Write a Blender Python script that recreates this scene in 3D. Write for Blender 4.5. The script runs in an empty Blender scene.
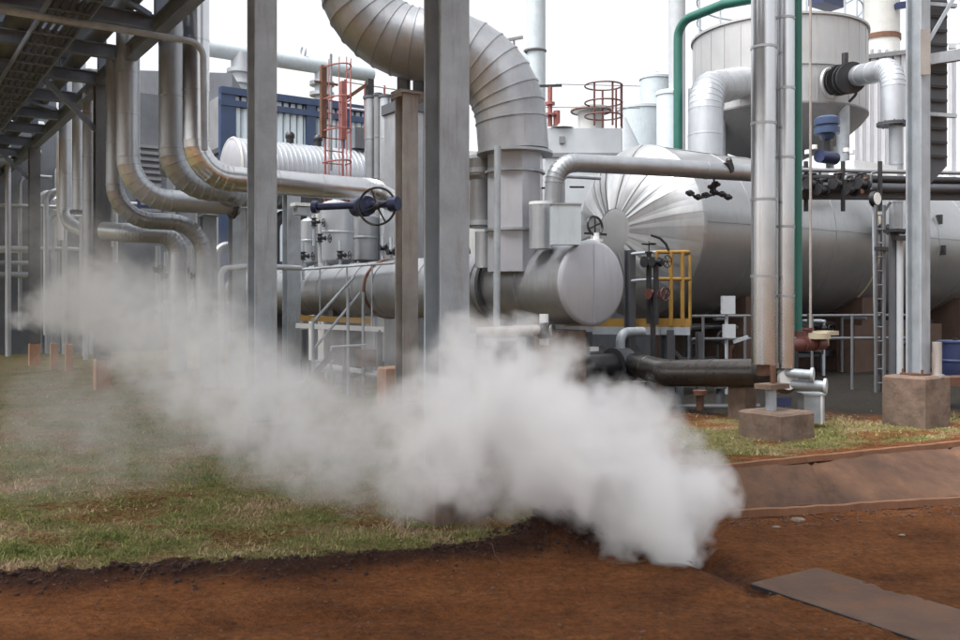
import bpy, math, random
import numpy as np
from mathutils import Vector, noise as mnoise

random.seed(7)
scn = bpy.context.scene
COL = scn.collection
R = math.radians
F = 900.0                    # focal length in the photograph's pixels (960 wide)
EYE = 1.65                   # camera height
VH = 304.0                   # row of the horizon
A = Vector((-0.565, 0.825, 0)).normalized()    # direction of the pipe rack, receding to the left
B = Vector((0.825, 0.565, 0)).normalized()     # across it, receding to the right
Z = Vector((0, 0, 1))

def P(u, v, d):              # a pixel of the photograph at depth d -> a point in the yard
    return Vector(((u - 480) / F * d, d, EYE - (v - VH) / F * d))

def sstep(a, b, x):
    t = min(1.0, max(0.0, (x - a) / (b - a)))
    return t * t * (3 - 2 * t)

# ------------------------------------------------------------------ terrain height
def kerb_low(x):  return 7.04 + (x - 1.88) * (0.25 if x > 1.88 else 0.08)
def kerb_top(x):  return 7.34 + (x - 1.91) * (0.483 if x > 1.91 else 0.12)
def bank_edge(x):            # where the lawn on the left stops and the road begins
    pts = [(-40, 5.0), (-6, 5.15), (-2.85, 5.34), (-1.07, 5.67), (-.39, 5.89), (.41, 6.09), (.87, 6.5), (1.6, 6.9), (2.2, 7.0)]
    for (x0, y0), (x1, y1) in zip(pts, pts[1:]):
        if x <= x1: return y0 + (y1 - y0) * (x - x0) / (x1 - x0)
    return 99
def plateau(x): return 0.3 * sstep(-1.6, 1.2, x)
def fbm(x, y, s, o=4, z=0.0):
    return mnoise.fractal(Vector((x * s, y * s, z)), 0.6, 2.1, o)
def ground_z(x, y):
    kl, kt = kerb_low(x), kerb_top(x)
    h = plateau(x) * sstep(kl, kt, y)
    if x > .3: h -= 0.05 * sstep(kl - .05, kl + .1, y) * (1 - sstep(kt - .05, kt + .12, y))
    if -60 < x < 60 and 0 < y < 60:
        h += 0.018 * fbm(x, y, .9) + .009 * fbm(x, y, 5) + (.006 * fbm(x, y, 11, 3, 8) if y < 12 else 0)
        if y < bank_edge(x):                # old wheel ruts along the road
            for off in (-.55, -1.25):
                h -= .018 * math.exp(-((y - 5.35 - off - .12 * x - .05 * fbm(x, y, 1.2)) / .1) ** 2)
        if x < 1.5:
            d = y - bank_edge(x)
            rag = .1 * fbm(x, y, 3.0, 3, 4)
            h += (.05 + .05 * abs(fbm(x, y, 4, 4, 9))) * math.exp(-((d + rag + .05) / .15) ** 2) * sstep(1.5, .9, x)
            h += .05 * sstep(-.1, .25, d) * sstep(1.2, .2, x)
        m = math.exp(-(((x - .6) / .3) ** 2 + ((y - 6.12) / .15) ** 2))       # heap of dug soil by the vent
        h += m * (.2 + .16 * fbm(x, y, 6, 5, 2))
        tx, ty = x - 1.42, y - 5.85; al = tx * .32 - ty * .947; ac = tx * .947 + ty * .32
        if 0 < al < .75: h -= .05 * math.exp(-(ac / .09) ** 2) * (1 + .6 * fbm(x, y, 8)) ; h += .025 * math.exp(-((abs(ac + .05 * fbm(x, y, 4)) - .2) / .07) ** 2)
        m = math.exp(-(((x - 1.42) / .18) ** 2 + ((y - 5.9) / .12) ** 2))
        h -= .1 * m
    ox, oy = x - 1.6, y - 5.32                       # bed of the steel plates
    al = ox * .529 - oy * .8486; ac = ox * .8486 + oy * .529
    k = sstep(-.16, -.02, al) * (1 - sstep(3.7, 3.9, al)) * sstep(-.1, .02, ac) * (1 - sstep(.58, .7, ac))
    rim = max(sstep(.07, .0, ac), sstep(.5, .58, ac), sstep(.25, .0, al))
    h = h * (1 - k) + k * (-.02 + rim * (.017 + .009 * fbm(x, y, 4.5, 4, 6)) + .02 * max(0, fbm(x, y, 1.6, 5, 6) - .2))
    return h

# ------------------------------------------------------------------ materials
def mat(name):
    m = bpy.data.materials.new(name); m.use_nodes = True
    nt = m.node_tree
    return m, nt, nt.nodes['Principled BSDF']
def N(nt, t, **kw):
    n = nt.nodes.new(t)
    for k, v in kw.items(): setattr(n, k, v)
    return n
def noise_node(nt, scale, detail=5, rough=.6, vec=None, stretch=None):
    g = N(nt, 'ShaderNodeNewGeometry')
    src = g.outputs['Position']
    if stretch:
        mp = N(nt, 'ShaderNodeMapping'); mp.inputs['Scale'].default_value = stretch
        nt.links.new(src, mp.inputs['Vector']); src = mp.outputs['Vector']
    n = N(nt, 'ShaderNodeTexNoise')
    n.inputs['Scale'].default_value = scale; n.inputs['Detail'].default_value = detail; n.inputs['Roughness'].default_value = rough
    nt.links.new(src, n.inputs['Vector'])
    return n
def ramp(nt, src, stops):
    r = N(nt, 'ShaderNodeValToRGB')
    e = r.color_ramp.elements
    while len(e) < len(stops): e.new(.5)
    for el, (p, c) in zip(e, stops):
        el.position = p; el.color = (*c, 1) if len(c) == 3 else c
    nt.links.new(src, r.inputs['Fac'])
    return r
def sc(c, k): return tuple(x * k for x in c)
def surface(name, col, metal=0.0, rough=.5, rvar=.12, var=.25, scale=1.2, streak=None, streak_amt=.5, bump=.0, bscale=8, fine=25):
    """weathered paint, metal or concrete: broad blotches, vertical run marks, uneven gloss, small dents"""
    m, nt, bs = mat(name)
    n1 = noise_node(nt, scale, 6, .65)
    r1 = ramp(nt, n1.outputs['Fac'], [(.3, sc(col, 1 - var)), (.7, sc(col, 1 + var * .6))])
    out = r1.outputs['Color']
    n2 = noise_node(nt, 1.0, 6, .7, stretch=(fine * .5, fine * .5, 1.3))
    mx = N(nt, 'ShaderNodeMix', data_type='RGBA')
    sr = ramp(nt, n2.outputs['Fac'], [(.52, (0, 0, 0)), (.75, (streak_amt,) * 3)])
    nt.links.new(sr.outputs['Color'], mx.inputs[0])
    nt.links.new(out, mx.inputs[6])
    mx.inputs[7].default_value = (*(streak or sc(col, .55)), 1)
    nt.links.new(mx.outputs[2], bs.inputs['Base Color'])
    bs.inputs['Metallic'].default_value = metal
    n3 = noise_node(nt, scale * 4, 5, .6)
    mr = N(nt, 'ShaderNodeMapRange'); mr.inputs[3].default_value = max(.05, rough - rvar); mr.inputs[4].default_value = min(1, rough + rvar)
    nt.links.new(n3.outputs['Fac'], mr.inputs[0]); nt.links.new(mr.outputs[0], bs.inputs['Roughness'])
    if bump:
        nb = noise_node(nt, bscale, 3, .5)
        b = N(nt, 'ShaderNodeBump'); b.inputs['Strength'].default_value = bump; b.inputs['Distance'].default_value = .02
        nt.links.new(nb.outputs['Fac'], b.inputs['Height']); nt.links.new(b.outputs[0], bs.inputs['Normal'])
    return m

M = {}
M['clad'] = surface('aluminium_cladding', (.46, .485, .52), .62, .36, .07, .16, .9, bump=.15, bscale=2, streak=(.3, .29, .27), streak_amt=.45)
M['clad_dull'] = surface('dull_aluminium', (.345, .365, .39), .62, .36, .12, .2, 1.1, bump=.25, bscale=3, streak=(.24, .2, .17), streak_amt=.5)
M['clad_warm'] = surface('weathered_aluminium', (.33, .345, .37), .5, .38, .12, .24, 1.4, bump=.25, bscale=4, streak=(.26, .17, .1), streak_amt=.55)
M['clad_shiny'] = surface('bright_aluminium', (.6, .605, .62), 1, .25, .06, .12, .8, bump=.2, bscale=1.6, streak=(.35, .33, .31), streak_amt=.35)
M['galv_dark'] = surface('shade_darkened_steel', (.13, .135, .145), .2, .55, .1, .2, 3)  # darkened copy of the galvanised steel; shade is put into its colour
M['shadowbrown'] = surface('shade_darkened_concrete', (.085, .05, .036), 0, .9, .05, .3, 3)  # concrete darkened by colour for the deep shade under the vessel
M['vessel'] = surface('vessel_cladding', (.4, .41, .42), .75, .36, .1, .18, .5, bump=.25, bscale=2, streak=(.27, .23, .19), streak_amt=.4)
M['galv'] = surface('galvanised_steel', (.37, .41, .45), .25, .5, .14, .24, 3.5, streak=(.22, .18, .15), streak_amt=.6)
M['galv_brown'] = surface('brown_stained_steel', (.35, .325, .305), .2, .55, .1, .25, 2.5, streak=(.2, .12, .08), streak_amt=.7)
M['dark'] = surface('dark_painted_steel', (.075, .08, .092), .1, .5, .1, .25, 2, streak=(.1, .07, .05))
M['rack'] = surface('rack_steel', (.17, .2, .26), .2, .5, .1, .25, 1.5, streak=(.1, .09, .09))
M['iron'] = surface('black_iron', (.03, .03, .033), .3, .45, .1, .3, 5)
M['rust'] = surface('rusty_steel', (.14, .07, .045), .3, .7, .1, .4, 6, streak=(.08, .03, .02))
M['concrete'] = surface('red_stained_concrete', (.17, .12, .092), 0, .9, .05, .5, 4, streak=(.16, .07, .038), streak_amt=.85, bump=.3, bscale=25)
M['apron'] = surface('stained_apron_concrete', (.125, .064, .037), 0, .9, .05, .7, 1.8, streak=(.045, .03, .024), streak_amt=.8, bump=.4, bscale=14, fine=4)
M['lip'] = surface('worn_concrete_lip', (.22, .105, .058), 0, .9, .05, .25, 3, bump=.3, bscale=22)
M['orange'] = surface('orange_pedestal', (.42, .22, .13), 0, .85, .05, .25, 4, streak=(.3, .12, .06), streak_amt=.6)
M['green'] = surface('green_paint', (.018, .115, .09), 0, .4, .1, .15, 3, streak=(.03, .12, .1))
M['blue'] = surface('blue_paint', (.035, .06, .13), 0, .4, .1, .2, 3)
M['navy'] = surface('navy_paint', (.022, .032, .09), .1, .4, .1, .2, 5)
M['red'] = surface('red_paint', (.27, .085, .075), 0, .45, .1, .2, 5, streak=(.4, .2, .18))
M['red_dull'] = surface('dull_red_paint', (.11, .035, .03), 0, .55, .1, .3, 5)
M['yellow'] = surface('yellow_paint', (.3, .17, .03), 0, .5, .1, .15, 5, streak=(.3, .15, .03))
M['white'] = surface('white_paint', (.75, .76, .77), 0, .5, .1, .08, 3, streak=(.5, .48, .45), streak_amt=.4)
M['pale'] = surface('pale_grey_paint_and_haze', (.43, .46, .49), .1, .5, .1, .08, 2, streak=(.5, .5, .5), streak_amt=.4)  # also on far stacks and tanks, where its paleness replaces haze
M['paleblue'] = surface('pale_blue_grey_paint_and_haze', (.46, .52, .56), .0, .5, .1, .08, 2)  # pale paint; distant things take their haze from this colour
M['panel'] = surface('pale_blue_wall_sheet', (.6, .68, .74), .1, .45, .1, .08, 1)
M['cream'] = surface('cream_cladding', (.45, .455, .445), 0, .55, .1, .12, 1.5, streak=(.4, .35, .27), streak_amt=.5)
M['beige'] = surface('beige_wall', (.45, .39, .28), 0, .8, .05, .15, 2)
M['tank'] = surface('tank_shell', (.41, .415, .42), .45, .42, .1, .12, 1.2, streak=(.36, .32, .27), streak_amt=.6)
M['lilac'] = surface('flat_grey_sheet', (.42, .43, .47), .35, .45, .1, .1, 1.6, streak=(.3, .3, .32))
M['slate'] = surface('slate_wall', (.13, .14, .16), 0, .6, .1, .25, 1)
M['grey'] = surface('mid_grey_wall', (.2, .205, .215), 0, .6, .1, .2, 1)
M['steelplate'] = surface('dirt_covered_steel_plate', (.12, .068, .045), .05, .85, .08, .4, 2.2, streak=(.19, .075, .03), streak_amt=1, bump=.2, bscale=40, fine=3)
M['soilclod'] = surface('dark_soil', (.04, .018, .013), 0, .95, .04, .45, 9)
M['stone'] = surface('pale_stone', (.22, .16, .12), 0, .9, .05, .3, 12)
M['twig'] = surface('dry_twig', (.12, .075, .05), 0, .9, .05, .3, 12)
M['lagging_dark'] = surface('dark_metal_lagging', (.085, .078, .075), .75, .3, .1, .3, 3, streak=(.05, .035, .03))  # dark metallic tone of the low pipe's lagging
M['glass'] = surface('gauge_face', (.7, .7, .68), 0, .2, .05, .05, 3)

# ------------------------------------------------------------------ mesh builder
class MB:
    def __init__(s): s.v = []; s.f = []
    def add(s, vs, fs):
        o = len(s.v); s.v += [Vector(v) for v in vs]; s.f += [tuple(i + o for i in f) for f in fs]; return s
    def box(s, c, size, x=B, y=A, z=Z):
        c = Vector(c); x = Vector(x).normalized() * size[0] / 2; y = Vector(y).normalized() * size[1] / 2; z = Vector(z).normalized() * size[2] / 2
        vs = [c + x * i + y * j + z * k for k in (-1, 1) for j in (-1, 1) for i in (-1, 1)]
        return s.add(vs, [(0, 2, 3, 1), (4, 5, 7, 6), (0, 1, 5, 4), (2, 6, 7, 3), (0, 4, 6, 2), (1, 3, 7, 5)])
    def beam(s, p0, p1, w, h, up=Z):
        p0, p1 = Vector(p0), Vector(p1); d = p1 - p0; t = d.normalized()
        if abs(t.dot(Vector(up))) > .98: up = B
        side = t.cross(Vector(up)).normalized(); u = side.cross(t)
        return s.box((p0 + p1) / 2, (d.length, w, h), t, side, u)
    def prism(s, poly, p0, p1, x, y):          # a cross-section (list of 2-D points in axes x, y) swept from p0 to p1
        n = len(poly); p0, p1 = Vector(p0), Vector(p1); x = Vector(x); y = Vector(y)
        vs = [p0 + x * a + y * b for a, b in poly] + [p1 + x * a + y * b for a, b in poly]
        fs = [(i, (i + 1) % n, n + (i + 1) % n, n + i) for i in range(n)] + [tuple(range(n - 1, -1, -1)), tuple(range(n, 2 * n))]
        return s.add(vs, fs)
    def hbeam(s, p0, p1, w, d, t, x, y):       # flanges across y, web along y
        a, b, k = w / 2, d / 2, t * .4
        poly = [(-a, -b), (a, -b), (a, -b + t), (k, -b + t), (k, b - t), (a, b - t), (a, b), (-a, b), (-a, b - t), (-k, b - t), (-k, -b + t), (-a, -b + t)]
        return s.prism(poly, p0, p1, x, y)
    def sweep(s, ring_pts, n=24, caps=True):   # ring_pts: (centre, tangent, radius)
        t0 = ring_pts[0][1].normalized()
        ref = Z if abs(t0.z) < .9 else B
        x = (ref - t0 * ref.dot(t0)).normalized()
        o = len(s.v); prev = t0
        for c, t, r in ring_pts:
            t = t.normalized()
            q = prev.rotation_difference(t); x = q @ x; x = (x - t * x.dot(t)).normalized(); prev = t
            y = t.cross(x)
            for k in range(n):
                a = 2 * math.pi * k / n
                s.v.append(c + (x * math.cos(a) + y * math.sin(a)) * r)
        m = len(ring_pts)
        for i in range(m - 1):
            for k in range(n):
                k2 = (k + 1) % n
                s.f.append((o + i * n + k, o + i * n + k2, o + (i + 1) * n + k2, o + (i + 1) * n + k))
        if caps:
            s.f.append(tuple(o + k for k in range(n - 1, -1, -1))); s.f.append(tuple(o + (m - 1) * n + k for k in range(n)))
        return s
    def cyl(s, p0, p1, r0, r1=None, n=24, caps=True):
        p0, p1 = Vector(p0), Vector(p1); t = p1 - p0
        return s.sweep([(p0, t, r0), (p1, t, r0 if r1 is None else r1)], n, caps)
    def lathe(s, o, axis, prof, n=32, caps=True):   # prof: (distance along axis, radius)
        o = Vector(o); axis = Vector(axis).normalized()
        return s.sweep([(o + axis * h, axis, max(r, 1e-4)) for h, r in prof], n, caps)
    def torus(s, c, axis, r, k, n=28, m=8):
        c = Vector(c); axis = Vector(axis).normalized()
        ref = Z if abs(axis.z) < .9 else B
        x = (ref - axis * ref.dot(axis)).normalized(); y = axis.cross(x)
        o = len(s.v)
        for i in range(n):
            a = 2 * math.pi * i / n; d = x * math.cos(a) + y * math.sin(a)
            for j in range(m):
                b = 2 * math.pi * j / m
                s.v.append(c + d * (r + k * math.cos(b)) + axis * k * math.sin(b))
        for i in range(n):
            for j in range(m):
                s.f.append((o + i * m + j, o + ((i + 1) % n) * m + j, o + ((i + 1) % n) * m + (j + 1) % m, o + i * m + (j + 1) % m))
        return s
    def ball(s, c, r, seg=12, sq=(1, 1, 1), rot=0, rough=0):
        c = Vector(c); o = len(s.v); k = seg // 2
        for i in range(1, k):
            th = math.pi * i / k
            for j in range(seg):
                ph = 2 * math.pi * j / seg + rot
                rr = r * (1 + rough * random.uniform(-1, 1))
                s.v.append(c + Vector((math.sin(th) * math.cos(ph) * sq[0], math.sin(th) * math.sin(ph) * sq[1], math.cos(th) * sq[2])) * rr)
        top = len(s.v); s.v.append(c + Vector((0, 0, r * sq[2]))); s.v.append(c - Vector((0, 0, r * sq[2])))
        for i in range(k - 2):
            for j in range(seg):
                s.f.append((o + i * seg + j, o + (i + 1) * seg + j, o + (i + 1) * seg + (j + 1) % seg, o + i * seg + (j + 1) % seg))
        for j in range(seg):
            s.f.append((top, o + j, o + (j + 1) % seg)); e = o + (k - 2) * seg
            s.f.append((top + 1, e + (j + 1) % seg, e + j))
        return s
    def pipe(s, pts, r, bend=None, seams=0, lip=.006, n=24, seg=8, gores=True):
        """pipe along a polyline with rounded bends; sheet joints every `seams` metres and between the gores of a bend"""
        pts = [Vector(p) for p in pts]; bend = bend or r * 3
        smp = [(pts[0], False)]
        for i in range(1, len(pts) - 1):
            p, a, b = pts[i], (pts[i - 1] - pts[i]), (pts[i + 1] - pts[i])
            la, lb = a.length, b.length; a.normalize(); b.normalize()
            ang = a.angle(b)
            if ang > math.pi - .05: smp.append((p, False)); continue
            cut = min(bend / math.tan(ang / 2), la * .49 if i > 1 else la * .98, lb * .49 if i < len(pts) - 2 else lb * .98)
            rad = cut * math.tan(ang / 2)
            ctr = p + (a + b).normalized() * (rad / math.sin(ang / 2))
            s0, s1 = p + a * cut - ctr, p + b * cut - ctr
            tot = s0.angle(s1); ax = s0.cross(s1).normalized()
            from mathutils import Matrix
            for k in range(seg + 1):
                smp.append((ctr + Matrix.Rotation(tot * k / seg, 3, ax) @ s0, gores and seams > 0))
        smp.append((pts[-1], False))
        rings = []
        for i, (p, lipped) in enumerate(smp):
            if i == 0: t = smp[1][0] - p
            elif i == len(smp) - 1: t = p - smp[-2][0]
            else: t = (p - smp[i - 1][0]).normalized() + (smp[i + 1][0] - p).normalized()
            t = t.normalized()
            if i:
                q = smp[i - 1][0]; d = (p - q); L = d.length
                if seams and L > seams * 1.4:
                    k = int(L / seams); d.normalize()
                    for j in range(1, k + 1):
                        c = q + d * (L * j / (k + 1))
                        rings += [(c - d * .02, d, r), (c - d * .016, d, r + lip), (c + d * .016, d, r + lip), (c + d * .02, d, r)]
            if lipped:
                rings += [(p - t * .014, t, r), (p - t * .01, t, r + lip), (p + t * .01, t, r + lip), (p + t * .014, t, r)]
            else: rings.append((p, t, r))
        return s.sweep(rings, n)
    def build(s, name, m, parent=None, sharp=35):
        off = parent['_o'] if parent is not None and '_o' in parent else (0, 0, 0)
        off = Vector(off)
        me = bpy.data.meshes.new(name)
        me.from_pydata([v - off for v in s.v], [], s.f)
        me.materials.append(m if not isinstance(m, str) else M[m])
        me.polygons.foreach_set('use_smooth', [True] * len(me.polygons))
        me.validate(); me.set_sharp_from_angle(angle=R(sharp))
        o = bpy.data.objects.new(name, me); COL.objects.link(o)
        if parent is not None:
            o.parent = parent; o['_o'] = tuple(off)
        return o

def tag(o, label, cat, group=None, kind=None):
    if label: o['label'] = label
    if cat: o['category'] = cat
    if group: o['group'] = group
    if kind: o['kind'] = kind
    return o
def thing(name, label, cat, loc, group=None):
    o = bpy.data.objects.new(name, None); o.empty_display_size = .2
    COL.objects.link(o); o.location = loc; o['_o'] = tuple(loc)
    return tag(o, label, cat, group)
def solo(name, mb, m, label, cat, group=None, loc=None, kind=None):
    """a thing that is one mesh, with its origin at loc"""
    loc = Vector(loc) if loc is not None else sum(mb.v, Vector()) / len(mb.v)
    mb.v = [v - loc for v in mb.v]
    o = mb.build(name, m); o.location = loc; o['_o'] = tuple(loc)
    return tag(o, label, cat, group, kind)

# ================================================================== SETTING
def axis_steps(lo, hi, a, b, fine, grow=1.16):
    xs = list(np.arange(a, b + 1e-6, fine))
    st = fine
    while xs[-1] < hi: st *= grow; xs.append(xs[-1] + st)
    st = fine
    while xs[0] > lo: st *= grow; xs.insert(0, xs[0] - st)
    return xs
def turf_at(x, y):
    """how grassy the ground is, 0..1"""
    if x < 1.9:
        t = sstep(-.12, .12, y - bank_edge(x) + .12 * fbm(x, y, 2.5, 3, 5))
        t *= .42 + .58 * sstep(-.38, .2, fbm(x, y * 1.8, .9, 5, 11) + .4 * fbm(x, y, 5, 3, 1))
        t *= 1 - .9 * math.exp(-(((x - .75) / .4) ** 2 + ((y - 6.2) / .3) ** 2))
        t *= 1 - .8 * sstep(-.3, 1.0, x) * sstep(6.4, 6.8, y)
    else:
        t = sstep(0, .5, y - kerb_top(x) - .1 + .25 * fbm(x, y, 1.5, 3, 5)) * (1 - .8 * sstep(9.6, 11.5, y))
        t *= .35 + .65 * sstep(-.3, .25, fbm(x, y * 1.5, 1.1, 5, 13))
    t *= 1 - sstep(16, 21, y) * (1 - sstep(-5, -9, x))
    return max(0, min(1, t))
def build_ground():
    xs = axis_steps(-400, 400, -5.5, 6.0, .07); ys = axis_steps(-300, 500, 4.0, 10.0, .06)
    nx, ny = len(xs), len(ys)
    co = np.zeros((ny, nx, 3)); tf = np.zeros((ny, nx)); dk = np.zeros((ny, nx)); yd = np.zeros((ny, nx))
    for j, y in enumerate(ys):
        for i, x in enumerate(xs):
            near = -40 < x < 40 and 1 < y < 60
            co[j, i] = (x, y, ground_z(x, y) if near else plateau(x) * sstep(kerb_low(x), kerb_top(x), y))
            tf[j, i] = turf_at(x, y) if near else 0.4
            if near and x < 1.9:
                d = y - bank_edge(x) + .1 * fbm(x, y, 3, 3, 4)
                dk[j, i] = sstep(-.34, -.12, d) * (1 - sstep(.02, .14, d)) * sstep(1.7, 1.1, x)
                dk[j, i] = max(dk[j, i], math.exp(-(((x - .8) / .42) ** 2 + ((y - 6.1) / .26) ** 4)))
                tx, ty = x - 1.42, y - 5.85; al = tx * .32 - ty * .947; ac = tx * .947 + ty * .32
                if -.1 < al < .7: dk[j, i] = max(dk[j, i], .8 * math.exp(-((ac + .06 * fbm(x, y, 5)) / .13) ** 2))
            yd[j, i] = max(sstep(10.1, 11.4, y + (.4 * fbm(x, y, 1) if near else 0)) * sstep(-.6, .8, x), sstep(13.5, 16, y) * sstep(-4.5, -2.5, x), sstep(17, 21, y))
    me = bpy.data.meshes.new('ground')
    me.from_pydata(co.reshape(-1, 3).tolist(), [], [(j * nx + i, j * nx + i + 1, (j + 1) * nx + i + 1, (j + 1) * nx + i) for j in range(ny - 1) for i in range(nx - 1)])
    for nm, ar in (('turf', tf), ('topsoil', dk), ('yard', yd)):
        at = me.attributes.new(nm, 'FLOAT', 'POINT'); at.data.foreach_set('value', ar.reshape(-1).astype(np.float32))
    me.polygons.foreach_set('use_smooth', [True] * len(me.polygons))
    m, nt, bs = mat('red_soil_and_turf')
    n1 = noise_node(nt, 1.3, 8, .7); n2 = noise_node(nt, 22, 10, .8); n3 = noise_node(nt, 1.5, 10, .72, stretch=(.7, 1.6, 1))
    red = ramp(nt, n3.outputs['Fac'], [(.3, (.15, .054, .018)), (.48, (.235, .09, .03)), (.7, (.32, .135, .052))])
    spk = ramp(nt, n2.outputs['Fac'], [(.35, (.5, .5, .5)), (.62, (1.25, 1.22, 1.2))])
    mul = N(nt, 'ShaderNodeMix', data_type='RGBA', blend_type='MULTIPLY'); mul.inputs[0].default_value = 1
    nt.links.new(red.outputs[0], mul.inputs[6]); nt.links.new(spk.outputs[0], mul.inputs[7])
    damp = ramp(nt, n1.outputs['Fac'], [(.36, (.62, .6, .6)), (.55, (1, 1, 1)), (.7, (1.12, 1.1, 1.06))])
    mulb = N(nt, 'ShaderNodeMix', data_type='RGBA', blend_type='MULTIPLY'); mulb.inputs[0].default_value = 1
    nt.links.new(mul.outputs[2], mulb.inputs[6]); nt.links.new(damp.outputs[0], mulb.inputs[7]); mul = mulb
    dark = ramp(nt, n2.outputs['Fac'], [(.3, (.02, .01, .008)), (.65, (.085, .038, .025))])
    at2 = N(nt, 'ShaderNodeAttribute', attribute_name='topsoil')
    mx1 = N(nt, 'ShaderNodeMix', data_type='RGBA')
    nt.links.new(at2.outputs['Fac'], mx1.inputs[0]); nt.links.new(mul.outputs[2], mx1.inputs[6]); nt.links.new(dark.outputs[0], mx1.inputs[7])
    grass = ramp(nt, n1.outputs['Fac'], [(.3, (.16, .16, .055)), (.48, (.24, .21, .085)), (.6, (.31, .22, .125)), (.75, (.32, .2, .14))])
    mul2 = N(nt, 'ShaderNodeMix', data_type='RGBA', blend_type='MULTIPLY'); mul2.inputs[0].default_value = 1
    nt.links.new(grass.outputs[0], mul2.inputs[6]); nt.links.new(spk.outputs[0], mul2.inputs[7])
    gravel = ramp(nt, n2.outputs['Fac'], [(.3, (.012, .011, .01)), (.65, (.042, .036, .03))])  # yard gravel colour also carries the deep shade under the vessel
    at3 = N(nt, 'ShaderNodeAttribute', attribute_name='yard')
    mx3 = N(nt, 'ShaderNodeMix', data_type='RGBA')
    nt.links.new(at3.outputs['Fac'], mx3.inputs[0]); nt.links.new(mx1.outputs[2], mx3.inputs[6]); nt.links.new(gravel.outputs[0], mx3.inputs[7])
    at1 = N(nt, 'ShaderNodeAttribute', attribute_name='turf')
    ad = N(nt, 'ShaderNodeMath', operation='ADD'); nt.links.new(at1.outputs['Fac'], ad.inputs[0])
    sub = N(nt, 'ShaderNodeMapRange'); sub.inputs[1].default_value = .3; sub.inputs[2].default_value = .7; sub.inputs[3].default_value = -.3; sub.inputs[4].default_value = .3
    nt.links.new(n2.outputs['Fac'], sub.inputs[0]); nt.links.new(sub.outputs[0], ad.inputs[1])
    cl = ramp(nt, ad.outputs[0], [(.3, (0, 0, 0)), (.62, (1, 1, 1))])
    mx2 = N(nt, 'ShaderNodeMix', data_type='RGBA')
    nt.links.new(cl.outputs[0], mx2.inputs[0]); nt.links.new(mx3.outputs[2], mx2.inputs[6]); nt.links.new(mul2.outputs[2], mx2.inputs[7])
    nt.links.new(mx2.outputs[2], bs.inputs['Base Color']); bs.inputs['Roughness'].default_value = .95; bs.inputs['Specular IOR Level'].default_value = .15
    n4 = noise_node(nt, 24, 12, .82)
    gg = N(nt, 'ShaderNodeNewGeometry'); vo = N(nt, 'ShaderNodeTexVoronoi'); vo.inputs['Scale'].default_value = 42; nt.links.new(gg.outputs['Position'], vo.inputs['Vector'])
    cm = N(nt, 'ShaderNodeMath', operation='MULTIPLY_ADD'); nt.links.new(vo.outputs['Distance'], cm.inputs[0]); cm.inputs[1].default_value = -.35; nt.links.new(n4.outputs['Fac'], cm.inputs[2])
    b = N(nt, 'ShaderNodeBump'); b.inputs['Strength'].default_value = 1; b.inputs['Distance'].default_value = .05
    nt.links.new(cm.outputs[0], b.inputs['Height']); nt.links.new(b.outputs[0], bs.inputs['Normal'])
    me.materials.append(m)
    o = bpy.data.objects.new('ground', me); COL.objects.link(o)
    tag(o, 'red earth road and yard with patchy turf', 'ground', kind='structure')
build_ground()

def build_grass():
    rng = random.Random(3); vs, fs, cl = [], [], []
    n = 0; tries = 0
    while n < 100000 and tries < 400000:
        tries += 1
        d = 1485.0 / rng.uniform(66, 300)
        d *= rng.uniform(.97, 1.03)
        u = rng.uniform(-120, 1060); x = (u - 480) / F * d
        t = turf_at(x, d)
        if t < .22 or rng.random() > t * t * 1.15: continue
        clump = fbm(x, d, 2.2, 3, 21)
        h = (.01 + .022 * rng.random() ** 3) * (1 + 1.6 * max(0, clump)); w = .0022 + .0006 * d
        z = ground_z(x, d) - .004
        a = rng.uniform(0, 6.28); lx, ly = rng.gauss(0, .6) * h, rng.gauss(0, .6) * h
        k = len(vs)
        vs += [(x - w * math.cos(a), d - w * math.sin(a), z), (x + w * math.cos(a), d + w * math.sin(a), z), (x + lx, d + ly, z + h)]
        fs.append((k, k + 1, k + 2))
        dry = min(1, max(0, .45 + 1.0 * fbm(x, d * 1.6, 1.0, 4, 31) + rng.gauss(0, .2)))
        cl += [dry] * 3; n += 1
    me = bpy.data.meshes.new('grass'); me.from_pydata(vs, [], fs)
    at = me.attributes.new('dry', 'FLOAT', 'POINT'); at.data.foreach_set('value', np.array(cl, np.float32))
    m, nt, bs = mat('grass_blades')
    av = N(nt, 'ShaderNodeAttribute', attribute_name='dry')
    rp = ramp(nt, av.outputs['Fac'], [(.0, (.12, .145, .042)), (.45, (.225, .235, .08)), (.7, (.33, .28, .14)), (1, (.4, .28, .19))])
    nt.links.new(rp.outputs[0], bs.inputs['Base Color']); bs.inputs['Roughness'].default_value = .8; bs.inputs['Specular IOR Level'].default_value = .2
    me.materials.append(m)
    o = bpy.data.objects.new('grass', me); COL.objects.link(o)
    tag(o, 'short patchy green and dry grass growing on the red soil', 'grass', kind='stuff')
build_grass()

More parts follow.
